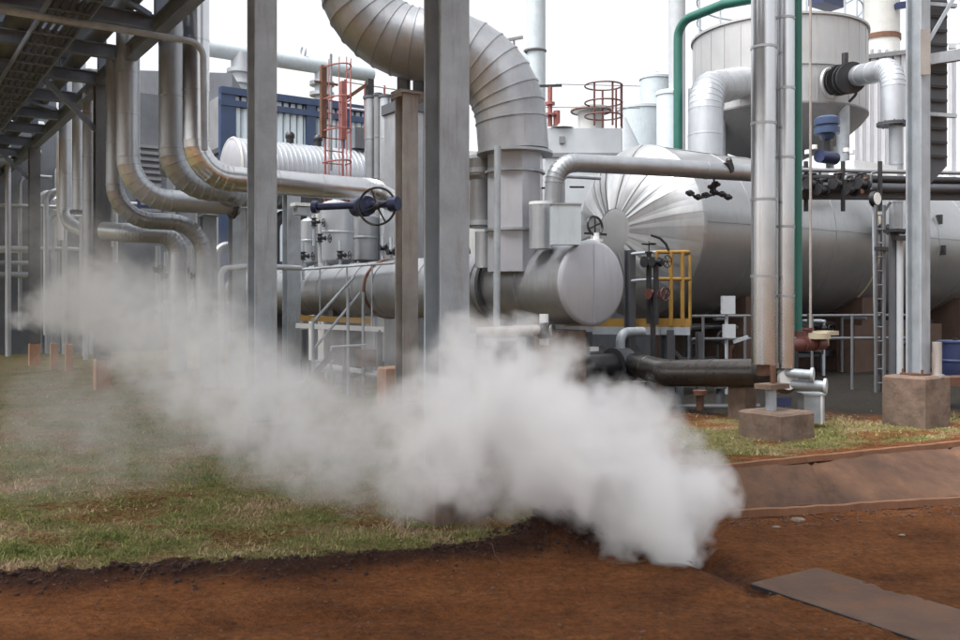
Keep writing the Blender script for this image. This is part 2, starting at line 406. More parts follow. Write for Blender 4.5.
def build_soil():
    rng = random.Random(11)
    mb = MB(); random.seed(5)
    for i in range(1300):
        if i < 420:
            x, y = rng.gauss(.6, .3), rng.gauss(6.1, .1); r = rng.uniform(.006, .03) * rng.uniform(.5, 1)
        else:
            x = rng.uniform(-3.2, .7); y = bank_edge(x) - abs(rng.gauss(.05, .13)); r = rng.uniform(.004, .02)
            if fbm(x, y, 3, 2, 2) < -.05 and rng.random() < .7: continue
        mb.ball((x, y, ground_z(x, y) + r * .2), r, 6, (1, rng.uniform(.7, 1.1), rng.uniform(.5, .9)), rng.uniform(0, 6), .3)
    tag(mb.build('soil_clods', 'soilclod', sharp=20), 'dark crumbly soil clods along the edge of the lawn', 'soil', kind='stuff')
    mb = MB()
    for i in range(500):
        x = rng.uniform(1.55, 5.2); y = kerb_low(x) - abs(rng.gauss(.1, .28)) - .1; r = rng.uniform(.004, .02)
        mb.ball((x, y, ground_z(x, y) + r * .1), r, 6, (1, .8, .6), rng.uniform(0, 6), .3)
    for i in range(2600):
        y = rng.uniform(4.2, 6.9); x = rng.uniform(-.6, .65) * y; r = .0025 + .012 * rng.random() ** 4 + (.012 * rng.random() if i < 60 else 0)
        if y > bank_edge(x) - .1 and x < 1.5: continue
        if y > kerb_low(x) - .2 and x > 1.5: continue
        mb.ball((x, y, ground_z(x, y)), r, 6, (1, .8, .6), rng.uniform(0, 6), .3)
    tag(mb.build('gravel', surface('reddish_gravel', (.13, .065, .042), 0, .95, .04, .5, 8), sharp=20), 'reddish gravel and crumbs scattered on the earth road', 'gravel', kind='stuff')
    for i in range(9):
        x, y = [(1.55, 6.5), (1.65, 6.62), (1.6, 6.35), (-2.0, 5.3), (-1.55, 5.35), (.1, 5.75), (.45, 5.8), (1.3, 5.75), (.95, 5.65)][i]
        a = rng.uniform(0, 3.1); L = rng.uniform(.12, .3); mb = MB(); pts = []
        for k in range(5):
            px = x + math.cos(a) * L * (k / 4 - .5) + rng.gauss(0, .008); py = y + math.sin(a) * L * (k / 4 - .5) + rng.gauss(0, .008)
            pts.append(Vector((px, py, ground_z(px, py) + .012 + rng.uniform(0, .015))))
        mb.pipe(pts, .0028, .01, n=6, seg=2)
        solo('twig', mb, 'twig', 'thin dry twig lying on the dark soil beside the steam vent', 'twig', 'dry twigs on the soil')
    for (u, v, r, lab) in ((798, 521, .045, 'pale flat stone, the largest and brightest one lying below the drain kerb'),
                           (776, 529, .025, 'small brown stone just left of the pale flat stone'),
                           (902, 537, .02, 'small brown stone on the red road under the column pedestal')):
        d = 1485 / (v - 304); p = P(u, v, d); p.z = ground_z(p.x, p.y) + r * .25
        solo('stone', MB().ball(p, r, 10, (1.3, .8, .5), 1, .12), 'stone', lab, 'stone')
build_soil()

# drain apron on the right: sloped concrete with a lip, and a narrow kerb along its foot
def build_apron():
    root = thing('drain_apron', 'long sloped reddish concrete apron with worn lip edging the plant ground', 'concrete apron', (2, 7.3, 0))
    xs = np.arange(.7, 14.01, .04)
    mb = MB(); lip = MB(); foot = MB()
    rows = []
    for x in xs:
        yl, yt = kerb_low(x), kerb_top(x); zt = plateau(x)
        jn = abs((x + .35) % 1.6 - .8) > .775
        row = [Vector((x, yl - .02, -.12))]
        for q in range(15):
            t = q / 14
            yy = yl + (yt - .03 - yl) * t
            row.append(Vector((x, yy, .02 + (zt - .032) * t + .022 * fbm(x, yy, 1.6, 5, 3) + .006 * fbm(x, yy, 9, 3, 5) - (.02 if jn else 0))))
        row.append(Vector((x, yt, -.1))); rows.append(row)
    for r0, r1 in zip(rows, rows[1:]):
        k = len(mb.v); n = len(r0); mb.v += r0 + r1
        for i in range(n - 1): mb.f.append((k + i, k + n + i, k + n + 1 + i, k + 1 + i))
    for x0, x1 in zip(xs, xs[1:]):
        for L, f0, dz, w, h in ((lip, lambda q: kerb_top(q) + .012 * fbm(q, 3, 2.5, 3), lambda q: plateau(q) + .008 * fbm(q, 7, 3, 3), .055 , .05), (foot, lambda q: kerb_low(q) - .13 + .01 * fbm(q, 1, 2, 3), lambda q: .018 + .01 * fbm(q, 4, 3, 3), .05, .06)):
            p0, p1 = Vector((x0, f0(x0) + .01, dz(x0) + .008)), Vector((x1, f0(x1) + .01, dz(x1) + .008))
            L.beam(p0, p1, w, h)
    mb.build('slope', 'apron', root); lip.build('lip', 'lip', root); foot.build('foot_kerb', 'lip', root)
build_apron()
# steel plates covering the trench in the road
def build_plate():
    root = thing('trench_cover_plate', 'long worn brown steel plate lying over the trench in the red road', 'steel plate', (1.9, 5.2, 0))
    d = Vector((.53, -.85, 0)).normalized(); s = Vector((d.y, -d.x, 0)) * -1
    c0 = Vector((1.6, 5.32, .0)); mb = MB()
    for k in range(3):
        a0 = c0 + d * (k * 1.22); mb.box(a0 + d * .6 + s * .3 + Z * (-.004 + .002 * (k % 2)), (1.2, .6, .008), d, s)
    mb.build('plate', 'steelplate', root)
    mb = MB().beam(c0 - s * .012 + d * .02 + Z * -.018, c0 - s * .012 + d * 3.6 + Z * -.018, .012, .04)
    mb.build('gap_strip', 'iron', root)  # dark strip put in for the shaded gap along the plate
build_plate()

# ================================================================== STEEL COLUMNS
def column(u, d, ztop, w, label, m='galv', zb=None, plate=True, cap=False, group=None):
    x = (u - 480) / F * d; z0 = ground_z(x, d) if zb is None else zb
    c = Vector((x, d, z0))
    root = thing('steel_column', label, 'steel column', c, group)
    MB().hbeam(c + Z * .02, Vector((x, d, ztop)), w, w, .022, B, A).build('shaft', m, root)
    if plate:
        mb = MB().box(c + Z * .012, (w * 1.5, w * 1.5, .024))
        for i in (-1, 1):
            for j in (-1, 1): mb.cyl(c + B * i * w * .62 + A * j * w * .62 + Z * .02, c + B * i * w * .62 + A * j * w * .62 + Z * .07, .014, n=8)
        mb.build('base_plate', 'rust', root)
    if cap: MB().box(Vector((x, d, ztop + .012)), (w * 1.3, w * 1.5, .024)).build('cap_plate', m, root)
    return root
def pedestal(u, d, w, h, label, m='concrete', zb=None, group=None):
    x = (u - 480) / F * d; z0 = ground_z(x, d) if zb is None else zb
    mb = MB(); b = .025
    c = Vector((x, d, z0))
    for (z_a, z_b, k) in ((-.2, h - b, 0), (h - b, h, b)):
        if k == 0: mb.box(c + Z * (z_a + z_b) / 2, (w, w, z_b - z_a))
        else:
            q = [(-w / 2, -w / 2), (w / 2, -w / 2), (w / 2, w / 2), (-w / 2, w / 2)]
            vs = [c + B * a + A * e + Z * z_a for a, e in q] + [c + B * a * (1 - 2 * k / w) + A * e * (1 - 2 * k / w) + Z * z_b for a, e in q]
            mb.add(vs, [(0, 1, 5, 4), (1, 2, 6, 5), (2, 3, 7, 6), (3, 0, 4, 7), (4, 5, 6, 7)])
    o = solo('concrete_pedestal', mb, m, label, 'pedestal', group, loc=c)
    sd = o.modifiers.new('mesh', 'SUBSURF'); sd.subdivision_type = 'SIMPLE'; sd.levels = sd.render_levels = 5
    if 'clouds' not in bpy.data.textures:
        t = bpy.data.textures.new('clouds', 'CLOUDS'); t.noise_scale = .12; t.noise_depth = 4
    dm = o.modifiers.new('chips', 'DISPLACE'); dm.texture = bpy.data.textures['clouds']; dm.strength = .014; dm.mid_level = .5; dm.texture_coords = 'GLOBAL'
    return z0 + h

z = pedestal(446.5, 6.84, .52, .32, 'reddish concrete pedestal under the nearest grey column, veiled by steam')
column(446.5, 6.84, 6.9, .25, 'wide grey steel column nearest the camera, its foot lost in dense steam', zb=z)
z = pedestal(262, 10.0, .52, .32, 'reddish concrete pedestal under the tall column left of the handwheel valve, lost in steam')
column(262, 10.0, 6.9, .25, 'tall grey steel column rising out of the frame left of the blue handwheel valve', zb=z)
z = pedestal(407, 12.8, .42, .18, 'stained concrete pedestal under the brown column, hidden in steam')
column(406.5, 12.8, 4.62, .24, 'brown stained steel column holding up the big curved duct', 'galv_brown', zb=z, cap=True)
z = pedestal(390, 14.0, .3, .62, 'tall orange concrete pedestal just left of the brown column', 'orange')
column(291.5, 17.0, 3.78, .26, 'short grey column under the lagged pipes, just right of the tall column', 'galv', cap=True)
column(237, 17.0, 3.45, .26, 'short grey column carrying the end of the lagged pipe, left of the tall column', 'galv', cap=True)
column(208, 17.0, 3.3, .25, 'short grey column under the low bent pipes, leftmost of the short ones', 'galv', cap=True)
z = pedestal(916, 10.04, .5, .56, 'big square stained concrete pedestal under the grey column at the right')
column(918, 10.04, 7.2, .18, 'grey steel column standing on the big concrete pedestal at the right', 'galv', zb=z)
pedestal(776, 9.12, .52, .27, 'low stained concrete block under the twin vertical pipes')

# ================================================================== PIPE RACK
R0 = Vector((-7.1, 16.9, 0)); SA = -A; TB = -B
def RK(s, t, z): return R0 + SA * s + TB * t + Z * z
def build_rack():
    root = thing('pipe_rack', 'dark steel pipe rack overhead with rows of beams and its far columns', 'pipe rack', R0)
    for s in (-40, -32, -24, -16, -8.1, 0):
        for t in (0, 7.4):
            p = RK(s, t, 0); w = .26
            z0 = .62 if t == 0 else .3
            o = MB().hbeam(Vector((p.x, p.y, z0)), Vector((p.x, p.y, 5.75)), w, w, .022, B, A).build('column', 'galv_dark', root)
    for t, z in ((0, 5.86), (7.4, 5.86), (0, 7.3), (2.5, 5.9), (5, 5.9)):
        MB().hbeam(RK(-42, t, z), RK(21, t, z), .18, .26 if t not in (2.5, 5) else .18, .02, TB, Z).build('edge_girder' if t in (0, 7.4) else 'stringer', 'rack', root)
    s = -40
    k = 0
    while s < 21:
        MB().hbeam(RK(s, .1, 5.88), RK(s, 7.3, 5.88), .16, .22, .018, SA, Z).build('cross_beam', 'rack', root)
        if s < 0 or k % 2 == 0:
            MB().hbeam(RK(s, .1, 7.3), RK(s, 7.3, 7.3), .16, .22, .018, SA, Z).build('cross_beam', 'rack', root)
        if k % 2 == 0:
            MB().beam(RK(s, 0, 6.0), RK(s, 0, 7.18), .14, .14, SA).build('stub_post', 'rack', root)
        s += 2.0; k += 1
    for s in (-32, -16, 0, 8, 16):
        MB().beam(RK(s - 4, .15, 5.99), RK(s, 3.7, 5.99), .08, .08).build('plan_brace', 'rack', root)
        MB().beam(RK(s - 4, 7.2, 5.99), RK(s, 3.7, 5.99), .08, .08).build('plan_brace', 'rack', root)
    for s in (0, -8.1, -16):
        MB().beam(RK(s, .1, 4.9), RK(s, 1.0, 5.75), .09, .09).build('knee_brace', 'rack', root)
    # chequer-plate walkway on the upper tier: panels with gaps between
    mb = MB(); rng = random.Random(2)
    s = -41
    while s < 19:
        for t0, t1 in ((.25, 1.5), (1.55, 3.1), (3.15, 4.6), (4.65, 6.1), (6.15, 7.2)):
            if rng.random() < (.05 if s < 4 else .1): continue
            mb.box(RK(s + .9, (t0 + t1) / 2, 7.44 + rng.uniform(0, .01)), (t1 - t0, 1.78, .02), TB, SA)
        s += 1.82
    mb.build('deck_plate', 'rack', root)
build_rack()
for i, (t, r, z, m, lab) in enumerate((
        (.45, .14, 6.15, 'galv_dark', 'lagged pipe lying along the pipe rack, the one next to its outer girder'),
        (.95, .1, 6.1, 'rack', 'thin dark pipe lying on the rack beside the outermost lagged pipe'),
        (1.6, .22, 6.23, 'galv_dark', 'thick lagged pipe lying along the pipe rack'),
        (2.3, .12, 6.12, 'dark', 'thin dark pipe lying on the middle of the rack, outer side'),
        (3.2, .25, 6.26, 'galv_dark', 'thickest lagged pipe lying on the middle of the rack'),
        (4.1, .16, 6.17, 'rack', 'grey bare pipe on the inner half of the rack'),
        (4.8, .1, 6.11, 'dark', 'thin dark pipe on the inner half of the rack'),
        (5.5, .2, 6.21, 'rack', 'medium grey pipe on the inner half of the rack'),
        (6.4, .25, 6.26, 'galv_dark', 'thick lagged pipe on the rack furthest to the left'))):
    mb = MB().pipe([RK(-42, t, z), RK(20, t, z)], r, seams=2.4, n=16)
    solo('rack_pipe', mb, m, lab, 'pipe', 'pipes lying along the pipe rack', loc=RK(0, t, z))
def build_tray():
    root = thing('cable_tray', 'ladder cable tray slung under the inner edge of the pipe rack', 'cable tray', RK(0, 1.0, 5.5))
    mb = MB()
    for t in (1.2, 1.75): mb.beam(RK(-40, t, 5.5), RK(14, t, 5.5), .02, .1)
    mb.build('side_rail', 'rack', root); mb = MB()
    s = -40
    while s < 14: MB().beam(RK(s, 1.2, 5.47), RK(s, 1.75, 5.47), .04, .03).build('rung', 'rack', root); s += .62
    mb = MB()
    for k in range(5): mb.pipe([RK(-40, 1.28 + k * .1, 5.5), RK(14, 1.28 + k * .1, 5.5)], .028, n=8)
    mb.build('cable', 'iron', root); mb = MB()
    s = -40
    while s < 14: mb.beam(RK(s, 1.2, 5.5), RK(s, 1.2, 5.76), .03, .01); mb.beam(RK(s, 1.75, 5.5), RK(s, 1.75, 5.76), .03, .01); s += 4
    mb.build('hanger', 'rack', root)
build_tray()
for s, lab in ((0, 'orange concrete pedestal under the rack column nearest the lawn edge of the steam'),
               (-8.1, 'orange concrete pedestal under the second rack column'),
               (-16, 'orange concrete pedestal under the third rack column, beside the left edge'),
               ):
    p = RK(s, 0, 0); pedestal(480 + p.x / p.y * F, p.y, .26, .62, lab, 'orange', zb=0.0)
for u, d, h, lab in ((54, 22, .7, 'pale orange post standing behind the steam, left of the pair'), (69, 21.5, .7, 'orange post standing behind the steam, right of the pair')):
    pedestal(u, d, .16, h, lab, 'orange', zb=0)

# ================================================================== PIPES ON THE LEFT
def pipe(name, pts, r, m, label, cat='pipe', bend=None, seams=.9, n=24, group=None, flanges=(), lip=.006, seg=8):
    """one run of pipe; flanges = list of (point, axis) given as their own part"""
    q = [p if isinstance(p, Vector) else P(*p) for p in pts]
    mb = MB().pipe(q, r, bend, seams, n=n, lip=lip, seg=seg)
    if not flanges: return solo(name, mb, m, label, cat, group, loc=q[-1])
    root = thing(name, label, cat, q[-1], group)
    pb = mb.build('pipe_body', m, root)
    for p, ax in flanges:
        p = P(*p) if not isinstance(p, Vector) else p; ax = Vector(ax).normalized()
        fb = MB().cyl(p - ax * .03, p - ax * .004, r * 1.35).cyl(p + ax * .004, p + ax * .03, r * 1.35)
        for k in range(10):
            th = 2 * math.pi * k / 10; ref = Z if abs(ax.z) < .9 else B
            x = (ref - ax * ref.dot(ax)).normalized(); y = ax.cross(x)
            c = p + (x * math.cos(th) + y * math.sin(th)) * r * 1.2
            fb.cyl(c - ax * .05, c + ax * .05, .012, n=6)
        fb.build('flange', 'dark', pb)
    return root
def along(p, direc, u):          # point on the line p + t*direc that appears in column u
    k = (u - 480) / F; t = (k * p.y - p.x) / (direc.x - k * direc.y)
    return p + direc * t

q = P(196, 176, 13.9); e = along(q, B, 372)
pipe('lagged_pipe', [P(196, -60, 13.9), q, e, e + Vector((.3, .9, -.1))], .2, 'clad_shiny', 'bright lagged pipe coming down from the frame top and bending right behind the tall column', bend=.55)
q = P(171.5, 186, 14.6); e = along(q, B, 246)
pipe('lagged_pipe', [P(171.5, -60, 14.6), q, e, e + A * 2], .2, 'clad_dull', 'lagged pipe just left of the brightest one, bending right beneath it', bend=.75)
q = P(128, 198, 15.2); e = along(q, B, 238)
pipe('lagged_pipe', [P(128, 30, 15.2), q, e], .19, 'clad', 'lagged pipe with a wide bend, its flat end resting on the short column', bend=.7, flanges=[(e - B * .1, B)])
pipe('lagged_pipe', [P(166, -60, 15.6), P(166, 170, 15.6), P(166, 172, 16.5)], .1, 'clad_dull', 'thin lagged pipe behind the two tall pipes from the frame top', seams=1.2)
q = P(115, 219, 15.6); e = along(q, B, 204)
pipe('lagged_pipe', [P(115, 60, 15.6), q, e, e - Z * 2.2], .15, 'clad_dull', 'narrow lagged pipe below the wide bend, turning down at the leftmost short column', bend=.6)
q = P(130, 233, 16.4); e = along(q, B, 178)
pipe('lagged_pipe', [P(104, 231, 16.6), q, e, Vector((e.x, e.y, .4))], .17, 'clad', 'low lagged pipe behind the steam, turning straight down beside the thin valve pipes', bend=.35)
pipe('lagged_pipe', [P(66, 40, 22), P(66, 222, 22), P(92, 236, 21), P(112, 240, 20.5)], .16, 'clad', 'lagged pipe behind the far rack columns bending right into the steam', bend=.5)
pipe('lagged_pipe', [P(79, 40, 20), P(79, 214, 20)], .14, 'clad', 'bright straight lagged pipe standing between the rack columns', flanges=[(P(79, 212, 20), Z)])
pipe('lagged_pipe', [P(84, 218, 20.4), P(84, 330, 20.4)], .1, 'clad_dull', 'thin pipe below the bright straight pipe between the rack columns', seams=0)
pipe('lagged_pipe', [P(90, 70, 18.2), P(90, 330, 18.2)], .14, 'clad_dull', 'dull straight lagged pipe tight behind the dark rack column')
pipe('lagged_pipe', [P(111.5, 70, 17.4), P(111.5, 192, 17.4)], .06, 'white', 'thin white pipe right of the rack column, its upper length', seams=0)
pipe('lagged_pipe', [P(115.5, 206, 17.2), P(115.5, 262, 17.2)], .045, 'white', 'short thin white pipe standing in the steam below the wide bend', seams=0)
pipe('lagged_pipe', [P(60, 90, 24), P(60, 240, 24)], .09, 'white', 'thin pale pipe far behind the rack columns', seams=0)
# pipe that crosses under the rack and turns down
c = P(203, 43, 12.6)
pipe('service_pipe', [c - B * 10, c, P(204.5, 150, 12.6)], .045, 'galv', 'slim grey pipe crossing under the whole rack and turning down beside the bright lagged pipe', bend=.2, seams=0, n=12)
# horizontal pipes at the far left
for v, d, r, lab in ((263, 27, .06, 'upper grey pipe of the three at the far left edge'), (275, 27, .09, 'thick middle grey pipe at the far left edge'), (252, 29, .05, 'thin lowest-lit pipe at the far left edge, above the thick one')):
    solo('service_pipe', MB().pipe([P(-60, v - 1, d - 1), P(36, v, d)], r, n=12), 'galv', lab, 'pipe')
# thin valve pipes in the steam
def valve(root, p, r, m, axis=Z, wheel=True, spokes=True):
    """a gate valve: body, bonnet, stem and a handwheel on axis"""
    ax = Vector(axis).normalized()
    side = (B - ax * B.dot(ax)).normalized() if abs(ax.dot(B)) < .9 else Z
    mb = MB().ball(p, r * .62, 12).cyl(p - side * r * .85, p - side * r * .68, r * .7, n=14).cyl(p + side * r * .68, p + side * r * .85, r * .7, n=14)
    mb.cyl(p - side * r * .7, p + side * r * .7, r * .45, n=14).cyl(p, p + ax * r * 1.2, r * .32, n=12).cyl(p + ax * r * 1.1, p + ax * r * 1.28, r * .5, n=12)
    body = mb.build('valve_body', m, root)
    MB().cyl(p + ax * r * 1.2, p + ax * r * 2.5, r * .08, n=8).build('stem', 'iron', body)
    if wheel:
        c = p + ax * r * 2.2
        mb = MB().torus(c, ax, r * .85, r * .09, 22, 6)
        x = side; y = ax.cross(side)
        for k in range(3):
            a = math.pi * k / 3; dd = x * math.cos(a) + y * math.sin(a)
            mb.cyl(c - dd * r * .83, c + dd * r * .83, r * .06, n=6)
        mb.build('handwheel', m if m in ('navy', 'red', 'red_dull') else 'iron', body)
for i, (u, v0, v1, d, r) in enumerate(((158, 246, 330, 18, .05), (166, 252, 325, 18.4, .045), (174, 250, 322, 18.8, .045), (184, 240, 332, 17.6, .06), (195, 245, 326, 18, .075))):
    lab = ['thin pale pipe with a small valve, leftmost of the cluster in the steam', 'thin pale pipe with a small valve, second of the cluster in the steam', 'thin pale pipe with a small valve in the middle of the cluster in the steam',
           'slim pipe with a small valve right of the middle of the cluster in the steam', 'thickest pale pipe of the cluster in the steam, nearest the short columns'][i]
    root = thing('drain_pipe', lab, 'pipe', P(u, v1, d))
    MB().pipe([P(u, v0, d), P(u, v1, d)], r, n=12).build('pipe_body', 'pale', root)
    valve(root, P(u, 270 + 6 * (i % 3), d - .02), .1, 'iron', -A, wheel=i % 2 == 0)
    p = P(u, v1 - 22, d); MB().cyl(p, p - A * .16, r * 1.5, n=14).build('stub', 'white', root)
# angled small pipe near the tall column
pipe('service_pipe', [P(221, 380, 13.5), P(221, 269, 13.5), P(254, 266, 14.3), P(300, 268, 15.5)], .045, 'pale', 'pale slim pipe forming an upright hoop left of the tall grey column', bend=.12, seams=0, n=12)

# ================================================================== BACKGROUND LEFT
def box_building(name, label, o, x, y, w, dpt, h, m, cat='building'):
    root = thing(name, label, cat, o); o = Vector(o); x = Vector(x); y = Vector(y)
    MB().box(o + x * w / 2 + y * dpt / 2 + Z * h / 2, (w, dpt, h), x, y).build('wall', m, root)
    return root
o = P(226, 304, 36); o.z = 0; H = 10.28; W = 9.0
root = thing('generator_house', 'blue framed plant house with pale corrugated wall sheets behind the ladder', 'building', o)
MB().box(o + B * W / 2 + A * 4 + Z * H / 2, (W - .1, 7.9, H - .2)).build('wall', 'grey', root)
mb = MB(); k = 0.0
while k < W - .05:
    mb.prism([(0, 0), (.07, -.09), (.21, -.09), (.28, 0)], o + B * k - A * .06, o + B * k - A * .06 + Z * (H - .72), B, A); k += .3
mb.build('corrugated_sheet', 'panel', root)
mb = MB(); k = 0.1
while k < W - .2: mb.box(o + B * k - A * .05 + Z * (H - .4), (.2, .1, .22)); k += .3
mb.build('louvre_band', 'panel', root)
for k in (0, 3.55, 5.2, 8.8): MB().box(o + B * k - A * .12 + Z * H / 2, (.6 if k == 0 else .42, .3, H)).build('frame_post', 'blue', root)
for zz, hh in ((H - .14, .28), (H - .62, .24), (3.2, .4)): MB().box(o + B * W / 2 - A * .14 + Z * zz, (W + .6, .36, hh)).build('frame_rail', 'blue', root)
MB().beam(o + A * 8 + Z * 7.9 - B * .06, o + Z * 7.9 - B * .06, .1, .2).build('side_rail', 'dark', root)
o = P(137, 304, 31); o.z = 0
root = box_building('switch_room', 'dark slate plant room with louvres behind the wide bent pipe', o - B * 6, B, A, 7.0, 4, 8.95, 'slate')
mb = MB()
for k in range(14): mb.box(o - A * .05 + B * .45 + Z * (7.1 - k * .22), (.7, .1, .1))
mb.build('louvre', 'grey', root)
mb = MB().box(o - A * .04 + B * .4 + Z * 5.0, (.9, .08, .5)); mb.build('sign_panel', 'navy', root)
o = Vector((-30, 36, 0)); root = box_building('turbine_hall', 'long dark building closing off the view under the rack at the far left', o, (1, .12, 0), (-.12, 1, 0), 19.5, 10, 11.5, 'slate')
mb = MB()
for k in range(22): mb.box(o + Vector((k * .9, k * .108 - .05, 4)), (.08, .08, 8), (1, .12, 0), (-.12, 1, 0))
mb.build('wall_rib', 'grey', root)

# pale pipe over the roof, far away
q = P(190, 45, 47); e = along(q, B, 372)
pipe('overhead_pipe', [q, e], .44, 'paleblue', 'large pale pipe crossing the white sky behind the tall column', seams=3)
for u, lab in ((240, 'pale valve stand pipe under the overhead pipe, left of the tall column'), (322, 'pale upright pipe joining the overhead pipe above the blue house')):
    p = along(q, B, u); root = thing('riser_pipe', lab, 'pipe', p - Z * 3)
    MB().cyl(p - Z * 5, p, .42 if u > 300 else .48).build('pipe_body', 'pale', root)
    for dz in (.9, 1.5): MB().cyl(p - Z * dz, p - Z * (dz + .2), .7).build('flange', 'pale', root)
p = along(q, B, 303); MB_ = MB().torus(p + Z * .62, B, .32, .07, 18, 6); solo('lifting_ring', MB_, 'pale', 'pale ring standing on top of the overhead pipe', 'lifting ring')
# dome-roofed horizontal tank behind the bent pipe
c = P(232, 172, 22.5)
root = thing('ribbed_tank', 'pale horizontal tank with ribbed cladding behind the bent bright pipe', 'tank', c)
mb = MB(); nrib = 34
prof = []
for k in range(30): prof += [(k * .13, .84), (k * .13 + .1, .84), (k * .13 + .105, .865), (k * .13 + .125, .865)]
mb.lathe(c, B, prof, 40); mb.build('shell', 'clad', root)
MB().lathe(c, -B, [(0, .8), (.05, .8), (.12, .6), (.16, 0)], 32).build('end_cap', 'lilac', root)
MB().torus(c - B * .01, B, .83, .05, 40, 6).build('end_ring', 'cream', root)
for k in (.6, 3.2): MB().box(c + B * k - Z * (c.z / 2 + .3), (.4, 1.2, c.z)).build('saddle', 'concrete', root)
for u in (290, 318):
    p = along(c, B, u) + Z * .86; MB().cyl(p, p + Z * .18, .1, n=12).ball(p + Z * .2, .13, 10).build('vent_cap', 'iron', root)
# red caged ladder
def ladder(root, p0, h, w, m, step=.3, cage=True, x=B, y=-A):
    mb = MB()
    for s in (-.5, .5): mb.beam(p0 + x * w * s, p0 + x * w * s + Z * h, .06, .03, x)
    mb.build('stringer', m, root); k = .2
    while k < h: MB().cyl(p0 - x * w / 2 + Z * k, p0 + x * w / 2 + Z * k, .015, n=6).build('rung', m, root); k += step
    if cage:
        mb = MB(); k = 2.0
        while k < h + .9:
            pts = [p0 + x * w * .5 * math.cos(t) * 1.3 + y * .7 * math.sin(t) + Z * k for t in np.linspace(0, math.pi, 9)]
            mb.pipe(pts, .02, .01, n=6, seg=1); k += .75
        for t in (.5, 1.1, 1.6, 2.1, 2.7): q = p0 + x * w * .65 * math.cos(t) + y * .7 * math.sin(t); mb.beam(q + Z * 2, q + Z * (h + .8), .03, .012)
        mb.build('cage', m, root)
p = P(334, 304, 21.5); p.z = 0
root = thing('caged_ladder', 'red caged ladder with pale rails rising in front of the blue framed house', 'ladder', p)
ladder(root, p, 6.6, .46, 'red')
for k, (dx, h) in enumerate(((-.28, 7.3), (.24, 7.0))): MB().beam(p + B * dx + Z * 5.6, p + B * dx + Z * h, .13, .13).build('post', 'red' if k else 'rust', root)
mb = MB().beam(p + B * .25 + Z * 6.55, p + B * .85 + Z * 7.0, .08, .08); mb.build('bracket_arm', 'rust', root)
MB().box(p + B * .95 + Z * 6.9, (.16, .16, .5)).build('lamp', 'iron', root)
MB().beam(p - B * .5 + Z * 6.9, p + B * .1 + Z * 6.9, .05, .05).build('top_rail', 'rust', root)
p = P(331, 300, 22.5); p.z = 0
MB_ = MB().cyl(p + Z * 5, p + Z * 7.9, .035, n=8); solo('mast', MB_, 'grey', 'thin grey mast beside the red ladder against the sky', 'mast')
p = P(356, 304, 22.4); p.z = 0
root = thing('guard_rail', 'thin red guard rail on the grey enclosure beside the ladder', 'guard rail', p + Z * 5.8)
for k in (-.3, .25, .8): MB().cyl(p + B * k + Z * 5.8, p + B * k + Z * 7.2, .03, n=8).build('post', 'red', root)
for h in (7.15, 6.5): MB().cyl(p - B * .3 + Z * h, p + B * 1.6 + Z * h, .027, n=8).build('rail', 'white', root)
# grey enclosure and the bank of upright pipes
o = P(334, 304, 24); o.z = 0
root = box_building('grey_enclosure', 'pale grey equipment enclosure behind the ladder, left of the upright pipes', o + B * .1, B, A, 2.2, 2.5, 5.75, 'cream', 'enclosure')
MB().box(o + B * 1.2 - A * .04 + Z * 5.75, (2.3, .2, .12)).build('eave', 'lilac', root)
MB().box(o + B * .9 - A * .04 + Z * 6.1, (.9, .6, .55)).build('roof_unit', 'slate', root)
for i, (u, v, d, r, m) in enumerate(((371, 99, 21, .15, 'clad_dull'), (378, 96, 20.6, .09, 'grey'), (385.5, 98, 20.4, .13, 'clad'), (393, 100, 20.6, .12, 'grey'), (399.5, 97, 20.2, .11, 'clad_dull'))):
    lab = ['dull lagged upright pipe, leftmost of the bank behind the handwheel valve', 'narrow grey upright pipe in the bank, second from its left end', 'brightest upright pipe in the middle of the bank behind the handwheel valve',
           'dark grey upright pipe right of the brightest one in the bank', 'brownish upright pipe at the right end of the bank, beside the brown column'][i]
    root = thing('upright_pipe', lab, 'pipe', P(u, 300, d))
    MB().pipe([P(u, v, d), P(u, 300, d)], r, seams=1.1, n=16).build('pipe_body', m, root)
    p = P(u, v, d); MB().cyl(p, p + Z * .06, r * 1.25, n=16).build('cap', 'dark', root)
o = P(402, 304, 19.6); o.z = 0
root = box_building('air_duct', 'beige sheet metal duct standing behind the brown column', o, B, A, .75, .8, 5.9, 'clad_warm', 'duct')
MB().box(o + B * .37 + A * .4 + Z * 6.0, (.85, .9, .22)).build('top_frame', 'dark', root)
mb = MB()
for k in (.18, .37, .56): mb.box(o + B * k - A * .012 + Z * 3, (.03, .03, 5.8))
mb.build('stiffener', 'clad_dull', root)
# bracket that carries the curved duct on top of the brown column
p = P(411, 96, 12.9)
root = thing('duct_cradle', 'dark cradle bracket between the brown column and the curved duct', 'bracket', p)
MB().box(p + Z * .0, (.5, .3, .1)).build('saddle_plate', 'galv_brown', root)
MB().box(p + Z * .2 - B * .12, (.06, .28, .36)).box(p + Z * .22 + B * .14, (.06, .28, .4)).build('rib', 'dark', root)

# ================================================================== BIG DUCT AND HEADER
D0 = 12.7
pipe('curved_duct', [P(352, -120, D0), P(352, 45, D0), P(506, 46, D0), P(513.5, 152, D0)], .5, 'clad_warm', 'huge lagged duct curving down from the sky in an S over the brown column', 'duct', bend=1.25, seams=.75, n=40, lip=.012, seg=9)
